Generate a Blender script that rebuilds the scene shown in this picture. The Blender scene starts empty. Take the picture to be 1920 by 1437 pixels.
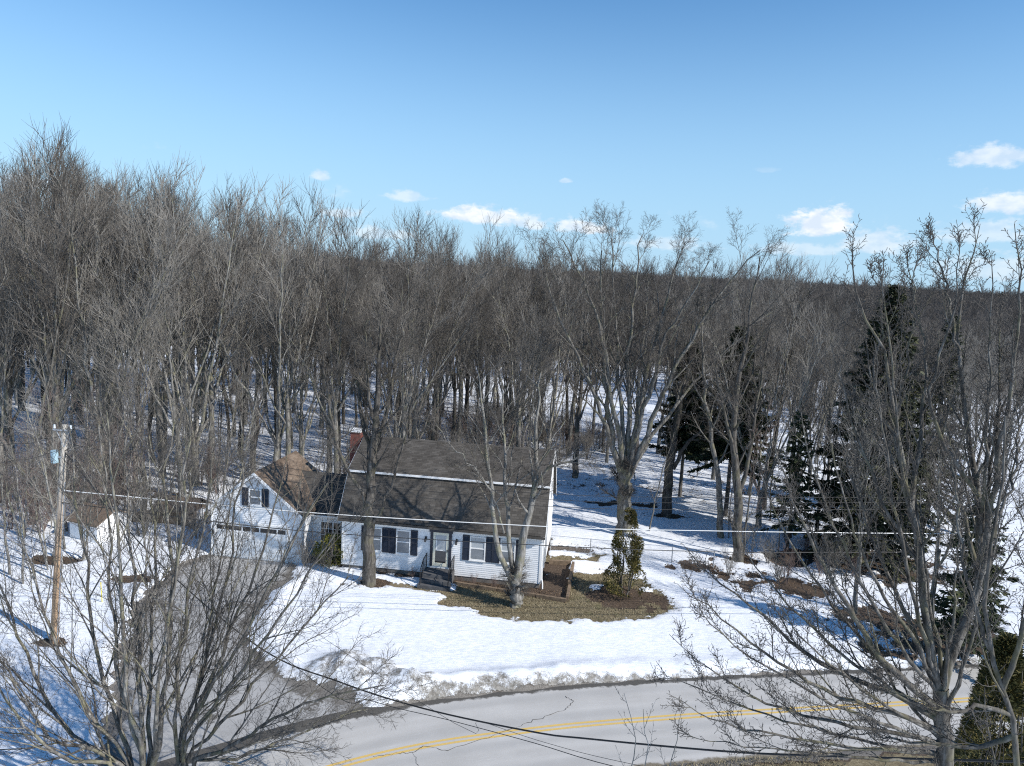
import bpy, math, random
import numpy as np
from mathutils import Matrix, Vector

scn = bpy.context.scene
COL = scn.collection
rad = math.radians
rng = np.random.default_rng(7)
random.seed(7)

# ------------------------------------------------------------------ camera
CAM_H, FPX, CX, CY = 17.0, 1340.0, 960.0, 718.5      # drone camera, 17 m up; focal length in photo pixels
PITCH, ROLL = math.atan((718.5 - 535) / FPX), rad(2.9)
cp, sp, cr, sr = math.cos(PITCH), math.sin(PITCH), math.cos(ROLL), math.sin(ROLL)
right0, up0, fwd = Vector((1, 0, 0)), Vector((0, sp, cp)), Vector((0, cp, -sp))
c_right, c_up = right0 * cr + up0 * sr, up0 * cr - right0 * sr
cam_d = bpy.data.cameras.new("camera")
cam = bpy.data.objects.new("camera", cam_d); COL.objects.link(cam)
m = Matrix.Identity(4)
for i in range(3):
    m[i][0], m[i][1], m[i][2] = c_right[i], c_up[i], -fwd[i]
m[2][3] = CAM_H
cam.matrix_world = m
cam_d.sensor_fit = 'HORIZONTAL'; cam_d.sensor_width = 36; cam_d.lens = FPX / 1920 * 36
cam_d.clip_start = 0.3; cam_d.clip_end = 20000
scn.camera = cam

def bearing(px, py):
    u, v = (px - CX) / FPX, (CY - py) / FPX
    a, b = u * cr - v * sr, u * sr + v * cr
    return a, cp + b * sp, -sp + b * cp
def S(px, py, Y):
    """survey: world point at distance Y on a sight line"""
    d = bearing(px, py); t = Y / d[1]
    return np.array((d[0] * t, Y, CAM_H + d[2] * t))
def G(px, py, z=0.0):
    d = bearing(px, py); t = (z - CAM_H) / d[2]
    return (d[0] * t, d[1] * t)

# ------------------------------------------------------------------ light, sky, exposure
SUN_EL, SUN_AZ = rad(37), rad(-28)          # azimuth: angle from +X, sun to the right and a little behind the camera
sunv = Vector((math.cos(SUN_EL) * math.cos(SUN_AZ), math.cos(SUN_EL) * math.sin(SUN_AZ), math.sin(SUN_EL)))
sun_d = bpy.data.lights.new("sun", 'SUN'); sun_d.energy = 4.9; sun_d.angle = rad(0.53); sun_d.color = (1.0, 0.955, 0.89)
sun = bpy.data.objects.new("sun", sun_d); COL.objects.link(sun)
sun.rotation_euler = sunv.to_track_quat('Z', 'Y').to_euler()
sun.location = (60, -30, 80)
scn.view_settings.view_transform = 'Standard'; scn.view_settings.look = 'None'
scn.view_settings.exposure = 0.30; scn.view_settings.gamma = 1.0
scn.view_settings.use_curve_mapping = False
scn.cycles.use_denoising = False; scn.cycles.filter_width = 1.15
scn.cycles.max_bounces = 6; scn.cycles.diffuse_bounces = 3; scn.cycles.transparent_max_bounces = 8

world = bpy.data.worlds.new("World"); scn.world = world; world.use_nodes = True

class NT:
    """small node-tree writer"""
    def __init__(s, tree):
        s.t = tree; s.n = tree.nodes; s.l = tree.links
    def node(s, typ, ins=None, **kw):
        nd = s.n.new(typ)
        for k, v in kw.items(): setattr(nd, k, v)
        for k, v in (ins or {}).items():
            if hasattr(v, 'is_output') or isinstance(v, bpy.types.NodeSocket): s.l.new(v, nd.inputs[k])
            else: nd.inputs[k].default_value = v
        return nd
    def math(s, op, a, b=None, c=None, clamp=False):
        nd = s.n.new('ShaderNodeMath'); nd.operation = op; nd.use_clamp = clamp
        for i, v in enumerate((a, b, c)):
            if v is None: continue
            if isinstance(v, bpy.types.NodeSocket): s.l.new(v, nd.inputs[i])
            else: nd.inputs[i].default_value = v
        return nd.outputs[0]
    def ramp(s, fac, stops, interp='LINEAR'):
        nd = s.n.new('ShaderNodeValToRGB'); cr_ = nd.color_ramp; cr_.interpolation = interp
        while len(cr_.elements) < len(stops): cr_.elements.new(0.5)
        for e, (p, c) in zip(cr_.elements, stops):
            e.position = p; e.color = (*c, 1) if len(c) == 3 else c
        s.l.new(fac, nd.inputs[0]); return nd.outputs[0]
    def mix(s, fac, a, b, blend='MIX'):
        nd = s.n.new('ShaderNodeMix'); nd.data_type = 'RGBA'; nd.blend_type = blend
        for k, v in ((0, fac), (6, a), (7, b)):
            if isinstance(v, bpy.types.NodeSocket): s.l.new(v, nd.inputs[k])
            elif k == 0: nd.inputs[0].default_value = v
            else: nd.inputs[k].default_value = (*v, 1)
        return nd.outputs[2]
    def smooth(s, x, lo, hi):
        nd = s.n.new('ShaderNodeMapRange'); nd.interpolation_type = 'SMOOTHSTEP'
        s.l.new(x, nd.inputs[0]); nd.inputs[1].default_value = lo; nd.inputs[2].default_value = hi
        return nd.outputs[0]
    def noise(s, vec, scale, detail=4, rough=0.55, out=0, dim='3D'):
        nd = s.n.new('ShaderNodeTexNoise'); nd.noise_dimensions = dim
        if vec is not None: s.l.new(vec, nd.inputs['Vector'])
        nd.inputs['Scale'].default_value = scale; nd.inputs['Detail'].default_value = detail; nd.inputs['Roughness'].default_value = rough
        return nd.outputs[out]

def build_world():
    nt = world.node_tree; nt.nodes.clear(); N = NT(nt)
    sky = N.node('ShaderNodeTexSky', sky_type='NISHITA', sun_disc=False, sun_elevation=SUN_EL,
                 sun_rotation=math.atan2(sunv.x, sunv.y), altitude=250, air_density=1.0, dust_density=0.0, ozone_density=1.0)
    geo = N.node('ShaderNodeTexCoord')
    xyz = N.node('ShaderNodeSeparateXYZ', {0: geo.outputs['Generated']})
    az = N.math('ARCTAN2', xyz.outputs[0], xyz.outputs[1])
    el = N.math('ARCSINE', xyz.outputs[2])
    vec = N.node('ShaderNodeCombineXYZ', {0: az, 1: N.math('MULTIPLY', el, 1.7), 2: 0.0}).outputs[0]
    n1 = N.noise(vec, 42, 8, 0.62)
    # fair-weather cumulus low over the horizon: (azimuth, elevation, half width, half height, weight), radians
    blobs = [(1530, 426, 62, 40, 1.0), (1560, 418, 36, 36, 1.0), (1640, 458, 70, 34, .5), (1868, 300, 75, 26, .6), (1900, 385, 70, 28, .7), (1850, 440, 90, 30, .4),
             (1880, 510, 120, 34, .4), (905, 408, 95, 26, .85), (990, 420, 60, 22, .6), (1090, 428, 60, 22, .75), (640, 402, 45, 14, .5), (603, 332, 24, 13, .5),
             (765, 370, 50, 16, .45), (60, 350, 70, 22, .5), (1500, 470, 90, 18, .35), (1250, 460, 90, 18, .4), (700, 440, 90, 18, .4), (1060, 340, 14, 7, .35), (1440, 320, 30, 8, .12)]
    total = None
    for px, py, w, h, k in blobs:
        d = bearing(px, py); a0 = math.atan2(d[0], d[1]); e0 = math.asin(d[2] / math.sqrt(sum(q * q for q in d)))
        da = N.math('MULTIPLY', N.math('SUBTRACT', az, a0), FPX / w)
        de = N.math('MULTIPLY', N.math('SUBTRACT', el, e0), FPX / h)
        de = N.math('MAXIMUM', de, N.math('MULTIPLY', de, -1.8))        # flat base
        r = N.math('SQRT', N.math('ADD', N.math('MULTIPLY', da, da), N.math('MULTIPLY', de, de)))
        b = N.math('ADD', N.math('SUBTRACT', 1.0, r), N.math('MULTIPLY', N.math('SUBTRACT', n1, 0.5), 2.1))
        b = N.math('MULTIPLY', N.smooth(b, 0.0, 0.6), min(1.0, k * 1.15))
        total = b if total is None else N.math('MAXIMUM', total, b)
    # the same kind of cloud all round the horizon
    n2 = N.noise(vec, 9, 5, 0.6)
    band = N.math('MULTIPLY', N.smooth(el, 0.0, 0.03), N.math('SUBTRACT', 1.0, N.smooth(el, 0.10, 0.2)))
    gen = N.math('MULTIPLY', N.math('MULTIPLY', N.smooth(n2, 0.62, 0.76), band), 0.4)
    total = N.math('MAXIMUM', total, gen)
    lit = N.ramp(N.noise(vec, 40, 4, 0.5), [(0.38, (4.6, 5.2, 6.0)), (0.60, (6.3, 6.4, 6.5))])
    hs = N.node('ShaderNodeHueSaturation', {'Saturation': 1.3, 'Value': 1.05, 'Color': sky.outputs[0]})
    haze = N.mix(N.math('MULTIPLY', N.math('SUBTRACT', 1.0, N.smooth(N.math('ABSOLUTE', el), 0.0, 0.42)), 0.9), hs.outputs[0], (2.4, 4.0, 5.6))
    col = N.mix(N.math('MULTIPLY', total, 0.92), haze, lit)
    bg = N.node('ShaderNodeBackground', {'Color': col, 'Strength': 0.135})
    out = N.node('ShaderNodeOutputWorld', {0: bg.outputs[0]})
build_world()

# ------------------------------------------------------------------ materials
def mat(name, fn, rough=0.8, spec=0.3):
    mt = bpy.data.materials.new(name); mt.use_nodes = True
    nt = mt.node_tree; nt.nodes.clear(); N = NT(nt)
    bs = N.node('ShaderNodeBsdfPrincipled', {'Roughness': rough, 'Specular IOR Level': spec})
    N.l.new(bs.outputs[0], N.node('ShaderNodeOutputMaterial').inputs[0])
    N.bs = bs; N.co = N.node('ShaderNodeTexCoord'); N.geo = N.node('ShaderNodeNewGeometry')
    fn(N); return mt
def setc(N, c):
    if isinstance(c, bpy.types.NodeSocket): N.l.new(c, N.bs.inputs['Base Color'])
    else: N.bs.inputs['Base Color'].default_value = (*c, 1)
def bump(N, h, strength, dist):
    b = N.node('ShaderNodeBump', {'Strength': strength, 'Distance': dist, 'Height': h}); N.l.new(b.outputs[0], N.bs.inputs['Normal'])
def plain(name, c, rough=0.7, var=0.12, scale=6, spec=0.3, metal=0):
    def f(N):
        n = N.noise(N.co.outputs['Object'], scale, 5)
        lo = tuple(x * (1 - var) for x in c); hi = tuple(min(1, x * (1 + var)) for x in c)
        setc(N, N.ramp(n, [(0.3, lo), (0.7, hi)])); N.bs.inputs['Metallic'].default_value = metal
    return mat(name, f, rough, spec)
def bark(name, dark, mid, light, moss, moss_amt):
    def f(N):
        mp = N.node('ShaderNodeMapping', {'Vector': N.co.outputs['Object'], 'Scale': (1, 1, 0.25)}).outputs[0]
        n = N.noise(mp, 9, 5, 0.65)
        c = N.ramp(n, [(0.3, dark), (0.5, mid), (0.7, light)])
        n2 = N.noise(N.co.outputs['Object'], 1.3, 4, 0.6)
        inf = N.node('ShaderNodeObjectInfo')
        c = N.mix(N.math('MULTIPLY', N.smooth(n2, 0.5, 0.62), moss_amt), c, moss)
        v = N.math('ADD', 0.72, N.math('MULTIPLY', inf.outputs['Random'], 0.5))
        c = N.node('ShaderNodeHueSaturation', {'Color': c, 'Value': v}).outputs[0]
        setc(N, c); bump(N, n, 0.5, 0.02)
    return mat(name, f, 0.9, 0.1)
M = {}
M['bark'] = bark('bark_grey', (.05, .046, .041), (.15, .142, .128), (.29, .28, .257), (.17, .162, .095), .6)
M['bark_pale'] = bark('bark_pale', (.07, .066, .060), (.20, .192, .176), (.36, .35, .325), (.23, .215, .12), .5)
M['bark_dark'] = bark('bark_dark', (.025, .023, .02), (.08, .073, .065), (.165, .153, .136), (.12, .115, .07), .4)
M['twig'] = plain('twig_grey', (.098, .088, .077), .9, .6, .6, .1)
M['twig_pale'] = plain('twig_pale', (.215, .20, .178), .9, .4, .8, .1)
M['twig_near'] = plain('twig_near', (.085, .077, .068), .85, .5, 1.5, .2)
M['bark_near'] = bark('bark_near', (.035, .032, .028), (.12, .111, .098), (.27, .258, .235), (.17, .16, .09), .5)
M['twig_red'] = plain('twig_reddish', (.17, .128, .115), .9, .3, .8, .1)
M['twig_far'] = plain('twig_far', (.10, .093, .088), .95, .3, .05, .05)

def leafmat(name, a, b, c):
    def f(N):
        n = N.noise(N.co.outputs['Object'], 1.6, 3); r = N.geo.outputs['Random Per Island']
        q = N.math('ADD', N.math('MULTIPLY', n, 0.6), N.math('MULTIPLY', r, 0.4))
        setc(N, N.ramp(q, [(0.25, a), (0.5, b), (0.8, c)]))
        if 'Transmission Weight' in N.bs.inputs: pass
    return mat(name, f, 0.65, 0.25)
M['spruce'] = leafmat('spruce_needles', (.012, .016, .009), (.038, .044, .022), (.11, .105, .045))
M['pine'] = leafmat('pine_needles', (.012, .018, .010), (.036, .048, .022), (.09, .095, .038))
M['cedar'] = leafmat('cedar_leaf', (.022, .026, .010), (.08, .076, .024), (.23, .17, .05))
M['dry_grass'] = leafmat('dry_grass_blade', (.10, .085, .045), (.24, .20, .12), (.38, .33, .22))
M['rhodo'] = leafmat('rhododendron_leaf', (.04, .05, .012), (.14, .14, .03), (.32, .27, .06))

def f_ground(N):
    at_ = lambda n: N.node('ShaderNodeAttribute', attribute_name=n).outputs['Fac']
    P = N.geo.outputs['Position']
    cover, dirt, soil = at_('cover'), at_('dirt'), at_('soil')
    nb = N.noise(P, 0.9, 6, 0.62); nf = N.noise(P, 7, 5, 0.65); ng = N.noise(P, 26, 4, 0.7)
    q = N.math('ADD', cover, N.math('ADD', N.math('MULTIPLY', N.math('SUBTRACT', nb, 0.5), 0.9), N.math('MULTIPLY', N.math('SUBTRACT', nf, 0.5), 0.95)))
    snow = N.smooth(q, 0.42, 0.50)
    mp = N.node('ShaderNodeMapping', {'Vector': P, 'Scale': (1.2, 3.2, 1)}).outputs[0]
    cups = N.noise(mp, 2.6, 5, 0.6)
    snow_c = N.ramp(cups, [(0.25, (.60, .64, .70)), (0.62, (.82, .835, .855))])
    # scattered twigs and bark bits on the old snow
    mp2 = N.node('ShaderNodeMapping', {'Vector': P, 'Scale': (1.0, 2.6, 1)}).outputs[0]
    bits = N.math('MULTIPLY', N.smooth(N.noise(mp2, 5.5, 3, 0.7), 0.66, 0.73), N.smooth(nb, 0.40, 0.60))
    snow_c = N.mix(N.math('MULTIPLY', bits, 0.6), snow_c, (.25, .22, .19))
    # ploughed, gritty snow
    gq = N.math('ADD', dirt, N.math('MULTIPLY', N.math('SUBTRACT', ng, 0.5), 1.3))
    gq = N.math('ADD', gq, N.math('MULTIPLY', N.math('SUBTRACT', N.noise(P, 2.4, 5, 0.7), 0.5), 1.8))
    grit = N.ramp(nf, [(0.3, (.09, .082, .07)), (0.7, (.33, .31, .275))])
    snow_c = N.mix(N.math('MULTIPLY', N.smooth(gq, 0.35, 0.85), N.smooth(dirt, 0.02, 0.3)), snow_c, grit)
    grass = N.ramp(N.noise(P, 14, 5, 0.75), [(0.25, (.07, .055, .03)), (0.5, (.19, .155, .095)), (0.75, (.32, .275, .185))])
    grass = N.mix(N.math('MULTIPLY', N.smooth(N.noise(P, 2.7, 5, 0.7), 0.48, 0.66), 0.65), grass, (.085, .065, .042))
    green = N.smooth(N.noise(P, 1.1, 3), 0.55, 0.7)
    grass = N.mix(N.math('MULTIPLY', green, 0.5), grass, (.115, .115, .05))
    litter = N.ramp(N.noise(P, 11, 5, 0.8), [(0.3, (.022, .017, .013)), (0.5, (.072, .052, .038)), (0.72, (.17, .125, .092))])
    gravel = N.ramp(ng, [(0.3, (.08, .072, .062)), (0.7, (.26, .24, .215))])
    base = N.mix(N.smooth(soil, 0.2, 0.8), grass, litter)
    base = N.mix(N.smooth(soil, 1.2, 1.8), base, gravel)
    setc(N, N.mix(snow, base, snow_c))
    rough = N.math('SUBTRACT', 0.95, N.math('MULTIPLY', snow, 0.35)); N.l.new(rough, N.bs.inputs['Roughness'])
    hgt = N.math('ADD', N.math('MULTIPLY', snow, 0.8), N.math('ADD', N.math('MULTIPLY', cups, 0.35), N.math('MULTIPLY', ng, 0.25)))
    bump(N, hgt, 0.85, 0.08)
M['ground'] = mat('ground_snow_grass', f_ground, .9, .2)

def f_road(N):
    P = N.geo.outputs['Position']
    across = N.node('ShaderNodeAttribute', attribute_name='across').outputs['Fac']      # metres from centre line
    along = N.node('ShaderNodeAttribute', attribute_name='along').outputs['Fac']
    v = N.node('ShaderNodeCombineXYZ', {0: N.math('MULTIPLY', along, 0.12), 1: across, 2: 0.0}).outputs[0]
    streak = N.noise(v, 1.1, 4, 0.5); blot = N.noise(P, 0.45, 5, 0.6); agg = N.noise(P, 38, 3, 0.8)
    q = N.math('ADD', N.math('MULTIPLY', streak, 0.45), N.math('ADD', N.math('MULTIPLY', blot, 0.3), N.math('MULTIPLY', agg, 0.25)))
    c = N.ramp(q, [(0.3, (.33, .318, .298)), (0.52, (.435, .422, .40)), (0.7, (.53, .517, .492))])
    trk = N.math('ABSOLUTE', N.math('SUBTRACT', N.math('ABSOLUTE', N.math('SUBTRACT', N.math('ABSOLUTE', across), 1.35)), 0.72))
    c = N.mix(N.math('MULTIPLY', N.math('SUBTRACT', 1.0, N.smooth(trk, 0.05, 0.42)), N.math('MULTIPLY', streak, 0.55)), c, (.25, .25, .245))
    c = N.mix(N.math('MULTIPLY', N.smooth(N.noise(v, 5.0, 6, 0.75), 0.56, 0.74), 0.35), c, (.62, .615, .60))
    e = N.math('ADD', across, N.math('MULTIPLY', N.math('SUBTRACT', N.noise(P, 2.2, 4, 0.7), 0.5), 0.55))
    wet = N.smooth(e, 2.38, 2.52)
    c = N.mix(wet, c, N.mix(N.smooth(agg, .35, .65), (.055, .052, .046), (.12, .112, .10)))
    e2 = N.math('ADD', N.math('MULTIPLY', across, -1), N.math('MULTIPLY', N.math('SUBTRACT', N.noise(P, 2.2, 4, 0.7), 0.5), 0.6))
    c = N.mix(N.smooth(e2, 2.5, 2.7), c, N.mix(N.smooth(agg, .35, .65), (.10, .085, .06), (.24, .21, .16)))
    setc(N, c)
    N.l.new(N.math('SUBTRACT', 0.9, N.math('MULTIPLY', wet, 0.35)), N.bs.inputs['Roughness'])
    bump(N, agg, 0.35, 0.01)
M['road'] = mat('road_asphalt', f_road, .9, .25)

def f_drive(N):
    P = N.geo.outputs['Position']
    a = N.noise(P, 30, 3, 0.8); b = N.noise(P, 0.5, 5, 0.65); g = N.noise(P, 3, 5, 0.7)
    c = N.ramp(N.math('ADD', N.math('MULTIPLY', b, 0.6), N.math('MULTIPLY', a, 0.4)), [(0.35, (.24, .236, .23)), (0.55, (.375, .37, .362)), (0.7, (.46, .455, .446))])
    c = N.mix(N.math('MULTIPLY', N.smooth(b, 0.52, 0.66), N.smooth(g, 0.4, 0.55)), c, (.10, .093, .082))
    ed = N.node('ShaderNodeAttribute', attribute_name='inner').outputs['Fac']
    e = N.math('ADD', ed, N.math('MULTIPLY', N.math('SUBTRACT', N.noise(P, 0.9, 5, 0.7), 0.5), 2.4))
    c = N.mix(N.math('MULTIPLY', N.math('SUBTRACT', 1.0, N.smooth(e, 0.25, 0.75)), 0.85), c, N.mix(N.smooth(a, .35, .65), (.07, .062, .052), (.17, .155, .135)))
    setc(N, c); bump(N, a, 0.4, 0.012)
M['drive'] = mat('driveway_asphalt', f_drive, .85, .25)
def f_yellow(N):
    P = N.geo.outputs['Position']; n = N.noise(P, 9, 5, .75)
    c = N.ramp(n, [(.3, (.50, .35, .12)), (.7, (.64, .44, .13))])
    setc(N, N.mix(N.math('MULTIPLY', N.smooth(N.noise(P, 22, 4, .8), .56, .68), .6), c, (.42, .405, .375)))
M['yellow'] = mat('yellow_paint', f_yellow, .85, .2)
M['crack'] = plain('crack_dark', (.05, .048, .045), .9, .3, 9)

def f_siding(N):
    n = N.noise(N.co.outputs['Object'], 1.4, 5, .6); r = N.geo.outputs['Random Per Island']
    q = N.math('ADD', N.math('MULTIPLY', n, .7), N.math('MULTIPLY', r, .3))
    setc(N, N.ramp(q, [(.3, (.70, .71, .72)), (.7, (.82, .825, .83))]))
M['siding'] = mat('white_siding', f_siding, .45, .35)
M['white'] = plain('white_trim', (.80, .80, .79), .45, .06, 3, .4)
M['cream'] = plain('cream_door', (.72, .69, .56), .45, .05, 3, .4)
M['navy'] = plain('navy_paint', (.022, .027, .042), .45, .2, 4, .4)
M['iron'] = plain('black_iron', (.015, .015, .016), .5, .2, 6, .4)
M['concrete'] = plain('grey_concrete', (.085, .085, .088), .9, .3, 5)
M['foundation'] = plain('foundation_concrete', (.17, .155, .14), .9, .25, 3)
M['timber'] = plain('weathered_timber', (.17, .125, .085), .9, .4, 5)
M['metal'] = plain('galvanised_metal', (.42, .44, .46), .4, .15, 5, .5, .7)
M['wire'] = plain('black_cable', (.02, .02, .02), .5, .1, 1)
M['wire_pale'] = plain('pale_cable', (.62, .62, .60), .4, .05, 1, .5)
M['ins'] = plain('porcelain', (.55, .60, .64), .3, .1, 4, .5)
M['blue_grey'] = plain('transformer_paint', (.30, .42, .48), .5, .1, 4)
M['stake'] = plain('yellow_stake', (.75, .62, .08), .6, .1, 4)
def shingle(name, a, b, c):
    def f(N):
        r = N.geo.outputs['Random Per Island']; n = N.noise(N.co.outputs['Object'], .7, 5, .6); g = N.noise(N.co.outputs['Object'], 45, 2, .8)
        q = N.math('ADD', N.math('MULTIPLY', r, .22), N.math('ADD', N.math('MULTIPLY', n, .5), N.math('MULTIPLY', g, .28)))
        setc(N, N.ramp(q, [(.25, a), (.5, b), (.75, c)])); bump(N, g, .3, .006)
    return mat(name, f, .95, .15)
M['shingle'] = shingle('grey_shingle', (.044, .040, .036), (.080, .073, .065), (.13, .12, .108))
M['shingle_brown'] = shingle('brown_shingle', (.085, .062, .045), (.155, .117, .088), (.25, .198, .152))
def f_brick(N):
    bt = N.node('ShaderNodeTexBrick', {'Vector': N.node('ShaderNodeMapping', {'Vector': N.co.outputs['Object'], 'Rotation': (rad(90), 0, 0)}).outputs[0],
                'Color1': (.20, .055, .04, 1), 'Color2': (.13, .04, .03, 1), 'Mortar': (.25, .22, .2, 1), 'Scale': 5.0, 'Mortar Size': .012})
    setc(N, bt.outputs[0])
M['brick'] = mat('red_brick', f_brick, .9, .15)
def f_glass(N):
    n = N.noise(N.co.outputs['Object'], 0.8, 3)
    setc(N, N.ramp(n, [(.35, (.10, .12, .14)), (.65, (.20, .22, .24))])); N.bs.inputs['Metallic'].default_value = 0.0
M['glass'] = mat('window_glass', f_glass, .06, .9)
def f_curtain(N):
    wv = N.node('ShaderNodeTexWave', {'Vector': N.co.outputs['Object'], 'Scale': 6.0, 'Distortion': 2.0})
    setc(N, N.mix(wv.outputs[1], (.30, .33, .35), (.42, .45, .47)))
M['curtain'] = mat('curtain_behind_glass', f_curtain, .12, .8)
M['glass_dark'] = plain('dark_glass', (.02, .022, .026), .08, .2, 2, .8)
def f_pole(N):
    mp = N.node('ShaderNodeMapping', {'Vector': N.co.outputs['Object'], 'Scale': (1, 1, .12)}).outputs[0]
    n = N.noise(mp, 12, 5, .7); z = N.node('ShaderNodeSeparateXYZ', {0: N.co.outputs['Object']}).outputs[2]
    low = N.ramp(n, [(.3, (.20, .13, .08)), (.6, (.40, .28, .18)), (.75, (.52, .40, .29))])
    high = N.ramp(n, [(.3, (.28, .25, .21)), (.7, (.55, .51, .45))])
    setc(N, N.mix(N.smooth(z, 3.5, 8.5), low, high)); bump(N, n, .5, .01)
M['pole'] = mat('pole_wood', f_pole, .9, .1)
M['leaf_brown'] = leafmat('dry_leaf', (.045, .03, .02), (.12, .08, .05), (.23, .16, .10))

# ------------------------------------------------------------------ object helpers
def tag(o, label=None, cat=None, group=None, kind=None):
    if label: o['label'] = label
    if cat: o['category'] = cat
    if group: o['group'] = group
    if kind: o['kind'] = kind
    return o
def empty(name, loc=(0, 0, 0), rz=0.0, label=None, cat=None, group=None):
    o = bpy.data.objects.new(name, None); COL.objects.link(o); o.location = loc; o.rotation_euler = (0, 0, rz)
    o.empty_display_size = 0.3
    return tag(o, label, cat, group)
def link(name, me, mt, parent=None):
    o = bpy.data.objects.new(name, me); COL.objects.link(o)
    if mt is not None and not me.materials: me.materials.append(mt)
    if parent is not None: o.parent = parent
    return o
def np_mesh(name, V, F, smooth=False):
    """V (n,3), F (m,k) -> mesh, fast"""
    me = bpy.data.meshes.new(name); V = np.asarray(V, dtype=np.float32); F = np.asarray(F, dtype=np.int32)
    k = F.shape[1]
    me.vertices.add(len(V)); me.vertices.foreach_set('co', V.ravel())
    me.loops.add(F.size); me.loops.foreach_set('vertex_index', F.ravel())
    me.polygons.add(len(F)); me.polygons.foreach_set('loop_start', np.arange(0, F.size, k, dtype=np.int32))
    if smooth: me.polygons.foreach_set('use_smooth', np.ones(len(F), dtype=bool))
    me.update(calc_edges=True); return me

class MB:
    def __init__(s): s.v = []; s.f = []
    def poly(s, pts):
        b = len(s.v); s.v += [tuple(p) for p in pts]; s.f.append(tuple(range(b, b + len(pts))))
    def hexa(s, p):          # 8 points: bottom 4 ccw, top 4 ccw
        b = len(s.v); s.v += [tuple(q) for q in p]
        for f in ((3, 2, 1, 0), (4, 5, 6, 7), (0, 1, 5, 4), (1, 2, 6, 5), (2, 3, 7, 6), (3, 0, 4, 7)): s.f.append(tuple(b + i for i in f))
        return s
    def box(s, x0, x1, y0, y1, z0, z1):
        return s.hexa([(x0, y0, z0), (x1, y0, z0), (x1, y1, z0), (x0, y1, z0), (x0, y0, z1), (x1, y0, z1), (x1, y1, z1), (x0, y1, z1)])
    def prism(s, prof, x0, x1):   # profile of (y,z) points extruded along x
        n = len(prof); b = len(s.v)
        s.v += [(x0, y, z) for y, z in prof] + [(x1, y, z) for y, z in prof]
        s.f.append(tuple(b + i for i in range(n))); s.f.append(tuple(b + n + i for i in reversed(range(n))))
        for i in range(n):
            j = (i + 1) % n; s.f.append((b + j, b + i, b + n + i, b + n + j))
        return s
    def prism_y(s, prof, y0, y1):   # profile of (x,z)
        n = len(prof); b = len(s.v)
        s.v += [(x, y0, z) for x, z in prof] + [(x, y1, z) for x, z in prof]
        s.f.append(tuple(b + i for i in reversed(range(n)))); s.f.append(tuple(b + n + i for i in range(n)))
        for i in range(n):
            j = (i + 1) % n; s.f.append((b + i, b + j, b + n + j, b + n + i))
        return s
    def tube(s, pts, r, sides=6, r2=None):
        pts = np.array([pts], dtype=float); k = pts.shape[1]
        R = np.linspace(r, r if r2 is None else r2, k)[None]
        V, F = tubes(pts, R, sides); b = len(s.v)
        s.v += [tuple(q) for q in V]; s.f += [tuple(int(i) + b for i in f) for f in F]
        for ring, rev in ((range(sides), True), (range((k - 1) * sides, k * sides), False)):
            ring = [b + i for i in ring]; s.f.append(tuple(reversed(ring)) if rev else tuple(ring))
        return s
    def build(s, name, mt, parent=None, kind=None):
        me = bpy.data.meshes.new(name); me.from_pydata(s.v, [], s.f); me.update()
        o = link(name, me, mt, parent)
        if kind: o['kind'] = kind
        return o

def tubes(P, R, sides):
    """P (N,k,3), R (N,k) -> verts, quads"""
    N_, k, _ = P.shape
    T = np.empty_like(P); T[:, 1:-1] = P[:, 2:] - P[:, :-2] if k > 2 else T[:, 1:-1]
    T[:, 0] = P[:, 1] - P[:, 0]; T[:, -1] = P[:, -1] - P[:, -2]
    T /= np.linalg.norm(T, axis=2, keepdims=True) + 1e-9
    ref = np.where(np.abs(T[:, :1, 2:3]) > 0.8, np.array([1.0, 0, 0]), np.array([0, 0, 1.0]))
    A = np.cross(T, np.broadcast_to(ref, T.shape)); A /= np.linalg.norm(A, axis=2, keepdims=True) + 1e-9
    B = np.cross(T, A)
    ang = np.arange(sides) * 2 * math.pi / sides
    V = P[:, :, None] + R[:, :, None, None] * (np.cos(ang)[None, None, :, None] * A[:, :, None] + np.sin(ang)[None, None, :, None] * B[:, :, None])
    base = (np.arange(N_) * k * sides)[:, None, None] + (np.arange(k - 1) * sides)[None, :, None]
    i = np.arange(sides)[None, None, :]; j = (np.arange(sides) + 1) % sides; j = j[None, None, :]
    F = np.stack([base + i, base + j, base + sides + j, base + sides + i], axis=-1)
    return V.reshape(-1, 3), F.reshape(-1, 4)

def merge(parts):
    Vs, Fs, b = [], [], 0
    for V, F in parts:
        Vs.append(V); Fs.append(F + b); b += len(V)
    return np.concatenate(Vs), np.concatenate(Fs)

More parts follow.
